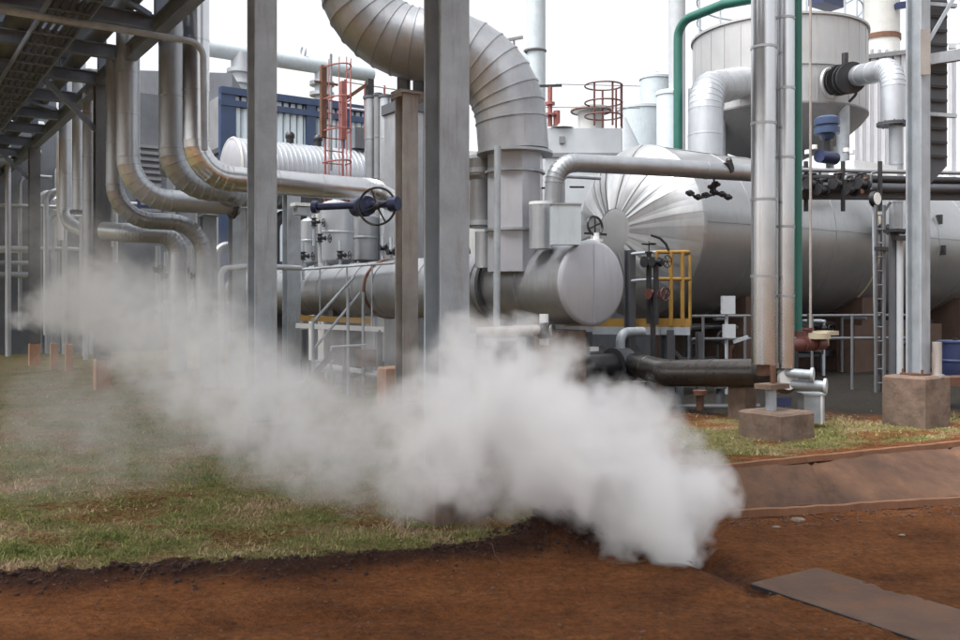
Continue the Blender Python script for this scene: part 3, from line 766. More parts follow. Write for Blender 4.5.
# box duct below it
CAP = P(592, 283, 12.0)
def build_drop():
    p = P(514, 152, D0); root = thing('drop_duct', 'grey flat sided duct joining the curved duct to the big header', 'duct', p)
    h0 = 2.2; w = .33
    oct_ = [(w * math.cos(t + .39) * 1.08, w * math.sin(t + .39) * 1.08) for t in np.arange(8) * math.pi / 4]
    oct_ = [(a * 1.12, b * 1.12) for a, b in oct_]
    MB().prism(oct_, Vector((p.x + .02, p.y, 2.1)), Vector((p.x + .02, p.y, p.z - .02)), B, A).build('casing', 'lilac', root, 20)
    for v in (155, 174, 232): c = P(515, v, D0); MB().cyl(c, c + Z * .035, .43 if v != 155 else .54, n=32).build('joint_ring', 'clad_dull', root)
build_drop()
root = thing('expansion_joint', 'brown flanged pipe section left of the flat sided duct', 'pipe fitting', P(481, 240, 13.2))
c = P(481, 228, 13.2); ct = P(481, 160, 13.2)
MB().cyl(c, ct, .17).build('pipe_body', 'clad_warm', root)
MB().lathe(ct - Z * .3, Z, [(0, .17), (.06, .22), (.3, .23), (.36, .17)], 24).build('bell', 'clad_warm', root)
for v in (174, 226): q = P(481, v, 13.2); MB().cyl(q, q + Z * .07, .24).build('flange', 'clad', root)
MB().cyl(P(484, 232, 13.1), P(484, 268, 13.1), .13).build('stub', 'clad', root)
solo('instrument_post', MB().cyl(P(496.5, 335, 11.7), P(497.5, 146, 11.7), .045, n=12), 'galv', 'thin pale upright pole in front of the header and flat sided duct', 'pole')
# the header
def build_header():
    ax = A; root = thing('steam_header', 'big horizontal lagged header with a round flat end facing the camera', 'pipe header', CAP - Z * .57)
    r = .565
    prof = [(0, r), (.95, r), (.955, r + .018), (.985, r + .018), (.99, r - .012), (1.35, r - .012), (1.36, r - .035), (1.42, r - .035)]
    MB().lathe(CAP + ax * .03, ax, prof, 48).build('end_section', 'clad_warm', root)
    prof = []; t = 1.42
    while t < 13: prof += [(t, r - .05), (t + .75, r - .05), (t + .755, r - .035), (t + .785, r - .035)]; t += .79
    MB().lathe(CAP, ax, prof, 48).build('shell', 'clad_warm', root)
    cap = MB().lathe(CAP + ax * .03, -ax, [(0, r + .012), (.02, r + .012), (.045, r - .01), (.06, r - .05), (.075, 0)], 48); cap.build('end_plate', 'lilac', root)
    MB().box(CAP - ax * .046, (.008, .006, 1.06), B, A).build('end_seam', 'lilac', root)
    MB().torus(CAP + ax * 5.6, ax, r - .035, .03, 40, 6).build('strap', 'rust', root)
    MB().torus(CAP + ax * 1.9, ax, r + .0, .045, 40, 6).build('ring', 'dark', root)
    for t in (1.1, 3.6, 7.4, 11):
        c = CAP + ax * t
        MB().box(Vector((c.x, c.y, (c.z - .5) / 2 + .1)), (.7, .22, c.z - .3)).build('saddle', 'galv' if t == 1.1 else 'dark', root)
build_header()
# header handwheel valve (black)
p = CAP + A * .12 + B * .16 + Z * .58
root = thing('gate_valve', 'small black handwheel valve on top of the header end', 'valve', p - Z * .05)
MB().cyl(p - Z * .1, p + Z * .1, .06, n=12).cyl(p - Z * .02, p + Z * .02, .11, n=14).build('valve_body', 'white', root)
mb = MB().torus(p + Z * .2, -A + Z * .15, .13, .018, 24, 6); mb.cyl(p + Z * .2 - B * .12 - Z * .05, p + Z * .2 + B * .12 + Z * .05, .012, n=6).cyl(p + Z * .08, p + Z * .32, .012, n=6)
mb.build('handwheel', 'iron', root)
MB().beam(p + Z * .09 - B * .18, p + Z * .09 + B * .2, .03, .03).build('yoke', 'iron', root)
# elbow pipe dropping into a muff with a flat cabinet beside
pipe('lagged_pipe', [P(770, 174, 13.2), P(640, 166, 12.6), P(556, 162, 12.2), P(551, 232, 12.2)], .125, 'clad_dull', 'grey lagged pipe crossing in front of the big vessel and bending down by the header', bend=.3, seams=1.1)
root = thing('insulated_muff', 'pale insulated cylinder over the header where the bent pipe ends', 'pipe fitting', P(541, 248, 12.1))
MB().cyl(P(541, 249, 12.1), P(541, 204, 12.1), .16).build('jacket', 'clad', root)
MB().cyl(P(541, 205, 12.1), P(541, 202, 12.1), .165).build('rim', 'white', root)
p = P(565.5, 225, 11.75)
root = thing('junction_cabinet', 'flat pale lilac sheet metal cabinet standing above the header end', 'cabinet', p - Z * .26)
MB().box(p, (.38, .16, .52), (1, .12, 0), (-.12, 1, 0)).build('case', 'paleblue', root)
MB().box(p + Z * .27, (.4, .18, .02), (1, .12, 0), (-.12, 1, 0)).build('lid', 'clad_dull', root)
solo('thin_pipe', MB().pipe([P(563, 215, 12.9), P(563, 176, 12.9), P(600, 178, 13.2)], .03, .08, n=10), 'galv', 'thin grey pipe bending behind the pale cabinet', 'pipe')
for u, v, lab in ((548, 188, 'thin dark bracket rod above the insulated cylinder'), (576, 187, 'thin dark bracket rod above the pale cabinet')):
    solo('rod', MB().cyl(P(u - 6, v, 12.6), P(u + 8, v, 12.7), .014, n=8), 'iron', lab, 'rod')
# blue handwheel valve on a spindle
p = P(365, 206, 12.4)
root = thing('gear_valve', 'blue gear valve with a large black handwheel hanging between the columns', 'valve', p - Z * .3)
MB().ball(p, .15, 16, (1, .8, 1)).cyl(p - A * .1, p + A * .25, .13, n=16).build('gearbox', 'navy', root)
MB().cyl(P(313, 207, 12.7), P(398, 203.5, 12.2), .05, n=12).cyl(P(313, 207, 12.7), P(318, 207, 12.68), .09, n=12).cyl(P(390, 204, 12.25), P(398, 203.5, 12.2), .1, n=14).build('spindle', 'navy', root)
c = p - A * .24 + B * .06 - Z * .02; fa = Vector((-.15, -1, .05)).normalized()
mb = MB().torus(c, fa, .255, .017, 36, 8); x = Vector((1, -.15, 0)).normalized()
for t in (.4, 1.9, 3.5, 5.2): dd = x * math.cos(t) + Z * math.sin(t); mb.cyl(c, c + dd * .25, .013, n=8)
mb.ball(c, .05, 10).cyl(c, c + A * .2, .03, n=8)
mb.build('handwheel', 'iron', root)
# silvery vessel behind the valve, with fittings
def upright_vessel(u, v0, v1, d, r, m, label, zlegs=True):
    c0, c1 = P(u, v1, d), P(u, v0, d); H = c1.z - c0.z
    root = thing('small_vessel', label, 'vessel', c0)
    prof = [(0, r * .3), (r * .2, r * .75), (r * .45, r), (H * .5, r), (H * .5 + .01, r + .015), (H * .5 + .04, r + .015), (H * .5 + .05, r), (H - r * .4, r), (H - r * .15, r * .7), (H, r * .25)]
    MB().lathe(c0, Z, prof, 28).build('shell', m, root)
    MB().cyl(c1 - Z * .05, c1 + Z * .25, r * .22, n=12).build('nozzle', m, root)
    mb = MB()
    for k in range(3):
        t = k * 2.1; q = c0 + Vector((math.cos(t), math.sin(t), 0)) * r * .8
        mb.beam(Vector((q.x, q.y, 0)), q + Z * r * .6, .07, .07)
    mb.build('leg', 'galv', root)
    return root
upright_vessel(336, 200, 268, 19.5, .38, 'clad', 'bright upright vessel behind the blue valve, between the short column and brown column')
upright_vessel(365, 212, 266, 20.5, .3, 'clad_dull', 'dull upright vessel half behind the brown column, right of the bright one')
upright_vessel(309, 218, 266, 20.5, .2, 'clad', 'slim upright vessel just right of the short grey column')
for i, (u, v, d, ax) in enumerate(((314, 222, 19, B), (320, 238, 18.8, B), (383, 248, 18.8, -A), (391, 252, 18.6, -A), (303, 256, 18.5, B), (340, 255, 18.5, B))):
    p = P(u, v, d)
    lab = ['small black valve at the top of the slim vessel', 'small black valve half way up beside the bright vessel', 'small black valve above the rust strap on the header, left one', 'small black valve above the rust strap on the header, right one',
           'small black valve low behind the short grey column', 'small black valve at the foot of the bright vessel'][i]
    root = thing('gate_valve', lab, 'valve', p); valve(root, p, .1, 'iron', ax)
    MB().cyl(p - Z * .5, p + Z * .3, .035, n=8).build('pipe_stub', 'galv', root)
q0 = P(303, 205, 16.6)
root = thing('pipe_shelf', 'pale bracket shelf fixed near the top of the short column', 'bracket', q0)
MB().box(q0, (.4, .25, .06)).build('plate', 'white', root); MB().box(q0 - Z * .12, (.3, .2, .14)).build('rib', 'galv', root)

# access stair and walkway in front of the header
def build_stair():
    root = thing('access_steps', 'grey steel access steps with slim handrails in front of the header', 'steps', P(330, 405, 15.0))
    p0, p1 = P(313, 350, 15.3), P(360, 293, 15.6)
    MB().cyl(P(313, 322, 15.3), P(354, 277, 15.6), .026, n=8).build('handrail', 'galv', root)
    MB().cyl(p0, p1, .024, n=8).build('handrail', 'galv', root)
    for u, v0, v1, d in ((313, 318, 400, 15.3), (348, 288, 403, 15.5), (363, 292, 404, 15.6)):
        MB().cyl(P(u, v1, d), P(u, v0, d), .026, n=8).build('post', 'galv', root)
    for k, (u0, u1, v) in enumerate(((317, 331, 361), (316, 330, 370), (298, 312, 383))):
        q = (P(u0, v, 15) + P(u1, v, 15)) / 2
        MB().box(q, (.26, .5, .035), (1, 0, 0), (0, 1, 0)).build('tread', 'galv', root)
    for s in (0, .5):
        MB().beam(P(300, 392, 14.75 + s), P(334, 352, 14.75 + s), .03, .1).build('stringer', 'dark', root)
    mb = MB().cyl(P(331, 347, 15), P(331, 385, 15), .02, n=8).cyl(P(331, 347, 15), P(366, 345, 15.4), .02, n=8); mb.build('gate_rail', 'galv', root)
    MB().box(P(366, 358, 15.6), (.25, .3, .3)).build('side_box', 'rust', root)
build_stair()
root = thing('walkway_beam', 'white painted walkway edge beam running below the header', 'beam', P(342, 328, 15.9))
MB().beam(P(296, 325.5, 15.9), P(384, 329.5, 15.9), .06, .085).build('beam', 'white', root)
MB().beam(P(300, 318, 16.3), P(372, 321, 16.3), .05, .1).build('toe_board', 'yellow', root)
for u in (304, 345, 380): MB().beam(P(u, 330, 15.9), Vector((P(u, 330, 15.9).x, 15.9, 0)), .07, .07).build('leg', 'dark', root)
root = thing('pipe_sleeper', 'low pale pipe lying across the ground under the header, behind the steps', 'pipe', P(360, 376, 15.5))
MB().pipe([P(318, 366, 16.5), P(395, 378, 15.2)], .07, n=12, seams=.6).build('pipe_body', 'clad', root)
MB().box(P(355, 388, 15.4), (.1, .3, .3)).build('support', 'concrete', root)
root = thing('hand_rail', 'thin pale rail running along the top of the header', 'guard rail', P(340, 268, 17.5))
MB().cyl(P(296, 270, 18.6), P(394, 263, 15.4), .022, n=8).build('rail', 'galv', root)
for u, d in ((320, 17.8), (347, 16.9), (372, 16.1)): MB().cyl(P(u, 268 - (u - 320) * .06, d), P(u, 330, d), .016, n=8).build('post', 'galv', root)

for i, (u, v0, v1, d, r, m) in enumerate(((8, 150, 345, 27, .08, 'galv'), (20, 175, 330, 28, .06, 'clad_dull'), (46, 190, 335, 25, .07, 'clad'), (-14, 160, 340, 26, .1, 'galv'), (53, 215, 330, 26.5, .05, 'galv'))):
    lab = ['grey upright pipe at the far left edge under the rack', 'slim upright pipe second from the far left edge under the rack', 'bright slim upright pipe just right of the second rack column', 'thick upright pipe cut off by the left edge', 'thinnest upright pipe right of the second rack column, above the steam'][i]
    pipe('plant_pipe', [P(u, v0, d) + B * .9, P(u, v0, d), P(u, v1, d)], r, m, lab, bend=.3, seams=0, n=12)
root = thing('electric_cabinet', 'dim grey cabinet row against the dark building under the rack at the left', 'cabinet', P(70, 330, 30))
for k in range(4):
    p = P(52 + k * 14, 285, 30); MB().box(Vector((p.x, 30, 1.1)), (.42, .4, 2.2), (1, 0, 0), (0, 1, 0)).build('cabinet_body', 'grey', root)

rng = random.Random(33)
for k in range(16):
    u = rng.uniform(-25, 112); d = rng.uniform(25, 31); v0 = rng.uniform(120, 215); p = P(u, v0, d); q = Vector((p.x, p.y, .1))
    solo('plant_pipe', MB().pipe([p + B * rng.choice((-1, 1)) * rng.uniform(.4, 1.4), p, q], rng.uniform(.05, .13), .3, seams=1.4, n=14), ['clad', 'galv', 'pale'][k % 3], 'pale bent pipe in the dim crowded pipe run under the rack at the far left', 'pipe', 'dim pipes under the rack', loc=q)
for k in range(7):
    v = rng.uniform(150, 300); d = rng.uniform(26, 31)
    a = P(-70, v, d - 1); b = P(rng.uniform(40, 110), v, d + .5); b.z = a.z
    solo('plant_pipe', MB().pipe([a, b], rng.uniform(.04, .1), n=12), ['galv', 'clad', 'pale'][k % 3], 'pale level pipe crossing the dim pipe run under the rack at the far left', 'pipe', 'level pipes under the rack')
# ================================================================== BIG VESSEL
VO = P(640, 232, 16.0); VR = 1.53; VL = 10.7
def VS(t, ang, k=0.0):            # a point on the vessel's skin: t along, angle from the camera side upward
    return VO + B * t + (-A * math.cos(ang) + Z * math.sin(ang)) * (VR + k)
def build_vessel():
    root = thing('pressure_vessel', 'huge horizontal silver vessel with a domed end of fan shaped cladding', 'vessel', Vector((VO.x, VO.y, .3)))
    prof = [(.0, VR)]
    t = .0
    for k in range(9):
        t1 = t + VL / 9
        prof += [(t + .02, VR), (t1 - .03, VR), (t1 - .028, VR + .01), (t1 - .005, VR + .01), (t1, VR)]; t = t1
    MB().lathe(VO, B, prof, 72, caps=False).build('shell', 'vessel', root)
    mb = MB()
    for ang in (.06, 1.2): mb.box(VS(VL / 2, ang, .004), (VL, .03, .012), B, -A * math.sin(ang) * -1 + Z * math.cos(ang), -A * math.cos(ang) + Z * math.sin(ang))
    mb.build('lap_joint', 'clad_dull', root)
    # domed end in 44 wedge sheets, every second one lapped over its neighbours
    rng = random.Random(4); mb = MB(); n = 76; dep = .62
    hs = [(.015, VR + .012), (-.05, VR + .004), (-.2, VR * .93), (-.36, VR * .79), (-.49, VR * .6), (-.57, VR * .42), (-dep, VR * .25)]
    for k in range(n):
        a0, a1 = 2 * math.pi * k / n, 2 * math.pi * (k + 1) / n
        up = .008 * (k % 2); til = rng.uniform(-.007, .007); o = len(mb.v)
        for h, r in hs:
            for a, e in ((a0 - .004, up + til), ((a0 + a1) / 2, up + .001), (a1 + .004, up - til)):
                mb.v.append(VO + B * h + (A * math.cos(a) + Z * math.sin(a)) * r + B * -e)
        for i in range(len(hs) - 1):
            for j in range(2): mb.f.append((o + i * 3 + j, o + i * 3 + j + 1, o + i * 3 + j + 4, o + i * 3 + j + 3))
    mb.lathe(VO, -B, [(-.01, VR - .03)] + [(-h - .04, r - .035) for h, r in hs[1:]], 52)
    mb.build('fan_cladding', 'vessel', root, 25)
    MB().lathe(VO - B * (dep - .02), -B, [(0, VR * .265), (.012, VR * .26), (.03, VR * .2), (.04, 0)], 40).build('centre_disc', 'vessel', root)
    MB().lathe(VO + B * VL, B, [(0, VR + .01), (.2, VR * .95), (.4, VR * .8), (.55, VR * .55), (.62, VR * .25), (.63, 0)], 56).build('far_dome', 'vessel', root)
    for t in (1.7, 5.2, 8.9):
        c = VO + B * t
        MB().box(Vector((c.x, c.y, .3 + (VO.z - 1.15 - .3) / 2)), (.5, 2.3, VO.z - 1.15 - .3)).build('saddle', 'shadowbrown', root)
    # nozzle with a rust-coloured insulation ring
    MB().torus(VO + B * 5.0, B, VR + .004, .022, 64, 5).build('strap', 'beige', root)
build_vessel()
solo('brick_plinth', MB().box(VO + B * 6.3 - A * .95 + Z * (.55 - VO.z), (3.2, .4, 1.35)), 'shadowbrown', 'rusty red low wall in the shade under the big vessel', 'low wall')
solo('added_shade_wall', MB().box(VO + B * 7.6 + A * 3.4 + Z * (1.1 - VO.z), (12, .25, 2.2)), 'slate', 'added dark low wall standing in for the deep shade behind the big vessel', 'low wall')  # dark wall added to deepen the shade under the vessel
# manifold of small black valves hung in front of the vessel
root = thing('valve_manifold', 'row of tiny black valves on a thin line in front of the big vessel', 'valves', P(710, 194, 13.0))
MB().pipe([P(687, 193, 13.0), P(700, 198, 13.0), P(716, 194, 13.05), P(732, 197, 13.1)], .016, .04, n=8).build('line', 'iron', root)
for u, v in ((690, 193), (698, 197), (706, 195), (712, 187), (716, 184), (714, 192), (722, 194), (728, 197)):
    p = P(u, v, 13.05); MB().ball(p, .05, 8).cyl(p - B * .07, p + B * .07, .028, n=8).build('valve_body', 'iron', root)
MB().cyl(P(714, 196, 13.05), P(714, 170, 13.0), .014, n=8).build('stem', 'iron', root)
p = P(729, 167, 12.9); solo('clamp', MB().box(p, (.09, .1, .16), B + Z * .5, A, Z - B * .5).ball(p + Z * .09, .05, 8), 'iron', 'small black clamp sitting on the crossing grey pipe', 'clamp')
p = VS(5.0, .12, .03); root = thing('nozzle_valve', 'small black nozzle valve on the beige strap of the big vessel', 'valve', p); valve(root, p - A * .05, .13, 'iron', -A)
for i, (t, ang) in enumerate(((7.2, .32), (7.2, -.1))):
    p = VS(t, ang, .03); solo('lifting_lug', MB().box(p, (.04, .12, .2)), 'iron', ['upper small dark lug on the silver vessel between the two columns', 'lower small dark lug on the silver vessel between the two columns'][i], 'lug')
root = thing('nozzle_group', 'row of three small dark nozzles on the vessel right of the grey column', 'nozzles', P(948, 243, 16.5))
for u in (937, 944, 951, 957):
    p = along(VO, B, u); p = p - A * (VR + .02) - Z * .05; MB().cyl(p + A * .1, p - A * .16, .07, n=12).cyl(p - A * .1, p - A * .16, .11, n=12).build('nozzle', 'iron', root)

# ================================================================== YELLOW PLATFORM AND PIPING IN FRONT OF THE VESSEL
def platform():
    d = 13.4; root = thing('valve_platform', 'steel valve platform with yellow guard rail and toe board behind the header end', 'platform', P(620, 330, d))
    z0 = P(600, 331, d).z
    y = (1, .25, 0); n = (-.25, 1, 0)
    q0, q1 = P(470, 330, 14.2), P(690, 331, d)
    q0.z = q1.z = z0
    MB().beam((q0 + q1) / 2 * 1 + (q0 - q1) / 2 + Vector((0, .5, 0)), q1 + Vector((0, .5, 0)), 1.0, .05).build('deck', 'dark', root)
    MB().beam(q0, q1, .08, .12, Z).build('edge_beam', 'galv', root)
    MB().beam(q0 - Vector((0, .03, -.12)), q1 - Vector((0, .03, -.12)), .02, .13).build('toe_board', 'yellow', root)
    for u in (656.5, 671, 682.5, 690):
        b0 = P(u, 326, d + (0 if u != 690 else .9)); MB().cyl(b0, Vector((b0.x, b0.y, P(u, 252, d).z)), .032 if u < 690 else .025, n=10).build('rail_post', 'yellow', root)
    for v in (252, 279):
        a, b = P(656, v, d), P(690, v, d); c = b + Vector((.1, .9, 0)); MB().pipe([a, b, c], .028, .1, n=10).build('rail', 'yellow', root)
        MB().cyl(P(630, v + 2, d), P(658, v, d), .024, n=8).build('side_rail', 'galv', root)
    for u, v0, w in ((630.5, 250, .12), (668, 330, .16), (588, 332, .1), (700, 332, .08)):
        b = P(u, v0, d); g = ground_z(b.x, d); MB().hbeam(Vector((b.x, d + .05, g)), Vector((b.x, d + .05, b.z)), w, w, .014, B, A).build('post', 'dark', root)
    for k in range(3): a = P(600 + k * 34, 345, d + .2); MB().beam(a, a + Vector((.5, .0, -.5)), .05, .05).build('brace', 'dark', root)
platform()
for i, (u, v, d, r, ax, m) in enumerate(((649, 262, 13.1, .12, Z, 'iron'), (656, 262, 12.9, .1, -A, 'iron'), (653, 294, 13.0, .11, -A, 'red_dull'))):
    lab = ['black upright valve with handwheel at the left end of the yellow rail', 'black valve facing the camera beside the yellow rail', 'dull red valve under the yellow guard rail'][i]
    p = P(u, v, d); root = thing('gate_valve', lab, 'valve', p); valve(root, p, r, m, ax)
    MB().cyl(p - Z * .9, p - Z * .02, .04, n=10).build('pipe_stub', 'iron', root)
solo('lever_arm', MB().pipe([P(651, 235, 13.0), P(660, 238, 13), P(666, 244, 13), P(669, 251, 13)], .02, .1, n=8), 'iron', 'curved black lever arm above the yellow guard rail', 'lever')
root = thing('hose_rack', 'dark pump with hose and brackets in the shade under the platform', 'pump', P(600, 365, 12.8))
p = P(597, 368, 12.8); MB().cyl(p - B * .35, p + B * .3, .2, n=18).build('motor', 'iron', root)
MB().cyl(p + B * .3, p + B * .55, .28, n=20).build('casing', 'dark', root); MB().box(p - Z * .25, (1.1, .5, .12)).build('base', 'concrete', root)
MB().box(P(592, 349, 12.6), (.16, .1, .06)).build('name_plate', 'white', root)
MB().pipe([p + B * .45 + Z * .2, p + B * .45 + Z * .5, p + B * .9 + Z * .5], .07, .15, n=12).build('discharge', 'galv', root)
root = thing('lagged_stub', 'dull lagged pipe with white collars under the header, above the steam', 'pipe', P(515, 332, 11.6))
MB().pipe([P(478, 333, 11.8), P(552, 330, 11.4)], .075, n=16, seams=.3).build('pipe_body', 'galv_brown', root)
MB().cyl(P(540, 331, 11.5), P(552, 330, 11.4), .1, n=16).build('end_flange', 'iron', root)
MB().cyl(P(544, 345, 11.55), P(544, 314, 11.55), .06, n=14).build('collar', 'white', root)
MB().cyl(P(480, 333, 11.8), P(480, 372, 11.8), .05, n=10).build('drop_leg', 'galv', root)
p = P(560, 352, 12.2); solo('concrete_block', MB().box(p - Z * .15, (.5, .5, .9)), 'concrete', 'pale concrete support block under the header end, half in steam', 'block')

# rail with the two white boxes
d = 13.8
root = thing('guard_rail', 'grey guard rail crossing in front of the big vessel behind the twin pipes', 'guard rail', P(760, 400, d))
for v in (316.3, 339): MB().cyl(P(692, v, d), P(905, v - 1, d + 1.2), .024, n=8).build('rail', 'galv_dark', root)
for u in (703, 745, 812, 852): b = P(u, 316, d + .5 * (u - 692) / 200); MB().cyl(b, Vector((b.x, b.y, .3)), .022, n=8).build('post', 'galv_dark', root)
p = P(728, 305, 13.4)
root = thing('control_box', 'two small white boxes one above the other on a thin post by the rail', 'control box', p)
MB().box(p, (.19, .1, .27), (1, 0, 0), (0, 1, 0)).build('upper_box', 'pale', root); q = P(729, 331, 13.4); MB().box(q, (.17, .1, .2), (1, 0, 0), (0, 1, 0)).build('lower_box', 'pale', root)
MB().cyl(P(726.5, 403, 13.45), P(726.5, 300, 13.45), .025, n=8).build('post', 'galv', root)
MB().beam(P(733, 342, 13.4), P(748, 337, 13.4), .05, .05).build('arm', 'galv', root)

# low fat pipe
e0, e1 = P(668, 373, 11.3), P(764, 373, 10.2)
root = thing('low_pipe', 'fat dark lagged pipe low over the ground left of the twin pipes', 'pipe', e0)
MB().pipe([e0 + Vector((-.15, 1.6, 0)), e0, e1, P(786, 379, 9.75)], .165, .3, seams=.8).build('pipe_body', 'lagging_dark', root)
MB().cyl(P(786, 379, 9.75), P(789, 379.3, 9.7), .115, n=20).build('end_cap', 'white', root)
MB().box(P(742, 402, 10.6), (.2, .25, .42)).build('support', 'concrete', root)
for i, (u, v, L, r) in enumerate(((811, 374.5, .45, .05), (824, 386, .5, .055))):
    q = P(u, v, 9.6); root = thing('capped_pipe', ['upper small capped white pipe beside the twin pipes', 'lower small capped white pipe above the grey electric box'][i], 'pipe', q)
    MB().cyl(q + Vector((-L, .25, .02)), q, r, n=14).build('pipe_body', 'galv', root); MB().cyl(q, q + Vector((.025, -.014, 0)), r * 1.5, n=16).build('end_cap', 'pale', root)
root = thing('pipe_stand', 'small pale steel pipe stand on the low concrete block', 'stand', P(770, 412, 9.1))
MB().cyl(P(771, 413, 9.12), P(771, 388, 9.12), .055, n=12).build('leg', 'galv', root); MB().box(P(772, 386, 9.12), (.3, .2, .05)).build('top_plate', 'concrete', root)
MB().cyl(P(773, 383, 9.12), P(773, 365, 9.12), .03, n=10).build('stem', 'rust', root)
p = P(811, 408, 9.9)
root = thing('electric_box', 'pale green grey electric box standing on the grass beside the concrete block', 'electric box', p)
MB().box(p, (.22, .2, .3), (1, 0, 0), (0, 1, 0)).build('case', 'galv', root); MB().box(p + Z * .16, (.25, .23, .02), (1, 0, 0), (0, 1, 0)).build('lid', 'galv', root)
MB().cyl(P(821.5, 424, 9.8), P(821.5, 393, 9.8), .012, n=8).build('conduit', 'white', root)
p = P(784, 402, 9.6); solo('name_tag', MB().box(p, (.15, .02, .09), (1, 0, 0), (0, 1, 0)).cyl(p - Z * .3, p - Z * .04, .012, n=6), 'navy', 'small dark blue tag plate on a peg behind the low concrete block', 'tag plate')
p = P(808, 343, 10.6)
root = thing('control_valve', 'dull red control valve at the foot of the green pipe', 'valve', p); valve(root, p, .14, 'red_dull', Z, wheel=False)
MB().cyl(p - B * .4 - Z * .02, p + B * .3 - Z * .02, .07, n=12).build('pipe_body', 'red_dull', root)
MB().cyl(p + Vector((.12, 0, .05)), p + Vector((.12, 0, .12)), .14, n=16).build('diaphragm', 'beige', root)
p = P(826, 333, 10.8); solo('shelf_plate', MB().box(p, (.22, .2, .05)).box(p - Z * .08, (.05, .05, .14)), 'beige', 'small pale bracket plate above the dull red valve', 'bracket')
root = thing('low_manifold', 'low manifold of small pipes, valves and flanges under the twin pipes', 'valves', P(700, 420, 11.5))
rng = random.Random(9)
for k in range(6):
    u = 640 + k * 20; q = P(u, 385 + rng.uniform(-8, 12), 11.8 + rng.uniform(-.4, .6)); MB().cyl(Vector((q.x, q.y, .15)), q, .05, n=10).cyl(q, q + Z * .06, .09, n=12).build('stub', 'rust' if k % 2 else 'dark', root)
MB().cyl(P(640, 408, 11.9), P(760, 408, 11.6), .06, n=12).build('branch', 'iron', root)

# ================================================================== TWIN VERTICAL PIPES, GREEN PIPE
def riser(u, d, r, label, m, v1=366, joints=()):
    root = thing('riser_pipe', label, 'pipe', P(u, v1, d))
    MB().cyl(P(u, v1, d), P(u, -150, d), r, n=32).build('cladding', m, root)
    for v in joints: c = P(u, v, d); MB().cyl(c - Z * .014, c + Z * .014, r + .007, n=32).build('joint_band', 'clad_dull', root)
    c = P(u, v1, d); MB().cyl(c - Z * .12, c, r * .55, n=16).build('bottom_nozzle', 'rust', root)
riser(763.5, 9.6, .128, 'left one of the two bright vertical lagged pipes, thicker, with a rusty foot', 'clad_shiny', 364, (48, 124, 200, 276))
riser(784.5, 9.75, .103, 'right one of the two bright vertical lagged pipes, slimmer, next to the green pipe', 'clad_shiny', 368, (19, 89, 158, 227, 296))
root = thing('green_pipe', 'straight green vertical pipe beside the two bright lagged pipes', 'pipe', P(797.5, 336, 9.95))
MB().cyl(P(797.5, 336, 9.95), P(797.5, -150, 9.95), .048, n=20).build('pipe_body', 'green', root); MB().cyl(P(797.5, 336, 9.95), P(797.5, 331, 9.95), .085, n=18).build('flange', 'red_dull', root)
solo('thin_pipe', MB().cyl(P(810.5, 336, 11), P(810.5, -100, 11), .016, n=10), 'galv_brown', 'thin brown vertical pipe right of the green pipe', 'pipe')
pipe('green_pipe', [P(678, 150, 18.2), P(678, 22, 18.2), P(724, 4, 17.2), P(800, -10, 15.8)], .09, 'green', 'green pipe rising behind the domed vessel end and bending right over the tank', bend=.35, seams=0, n=18)

# ================================================================== TANK ON LEGS ABOVE THE VESSEL
def build_tank():
    d = 21.6; c = P(778, 304, d); root = thing('elevated_tank', 'round pale tank with a conical dark underside standing above the vessel', 'tank', Vector((c.x, c.y, .3)))
    r = 1.99; b = Vector((c.x, c.y, 0))
    z0, z1, zm = 6.06, 8.03, 6.92
    mb = MB(); mb.lathe(b, Z, [(z0, r), (zm - .03, r), (zm - .03, r + .035), (zm + .03, r + .035), (zm + .03, r), (z1 - .05, r), (z1 - .05, r + .05), (z1, r + .05), (z1 + .02, r - .1), (z1 + .25, .3), (z1 + .26, 0)], 64); mb.build('shell', 'tank', root)
    MB().lathe(b, Z, [(5.05, .3), (5.1, .6), (5.45, 1.4), (5.85, 1.86), (z0 - .02, r + .02), (z0 + .02, r + .02)], 64).build('cone_bottom', 'grey', root)
    mb = MB()
    for k in range(30):
        a = 2 * math.pi * k / 30; q = b + Vector((math.cos(a), math.sin(a), 0)) * (r + .003); mb.box(q + Z * ((z0 + z1) / 2), (.02, .012, z1 - z0 - .1), Vector((-math.sin(a), math.cos(a), 0)), Vector((math.cos(a), math.sin(a), 0)))
    mb.build('sheet_seam', 'tank', root)
    for k in range(4):
        a = .5 + k * math.pi / 2; q = b + Vector((math.cos(a), math.sin(a), 0)) * (r - .12); MB().cyl(Vector((q.x, q.y, .2)), q + Z * z0, .14, n=14).build('leg', 'galv', root)
    mb = MB()
    for k in range(12):
        a = 2 * math.pi * k / 12; q = b + Vector((math.cos(a), math.sin(a), 0)) * (r - .1); mb.cyl(q + Z * z1, q + Z * (z1 + 1.0), .02, n=6)
    mb.torus(b + Z * (z1 + 1.0), Z, r - .1, .02, 40, 5).torus(b + Z * (z1 + .5), Z, r - .1, .016, 40, 5); mb.build('top_rail', 'galv', root)
    MB().box(P(826, 2, 20.6), (.75, .4, .22)).build('roof_motor', 'navy', root)
build_tank()
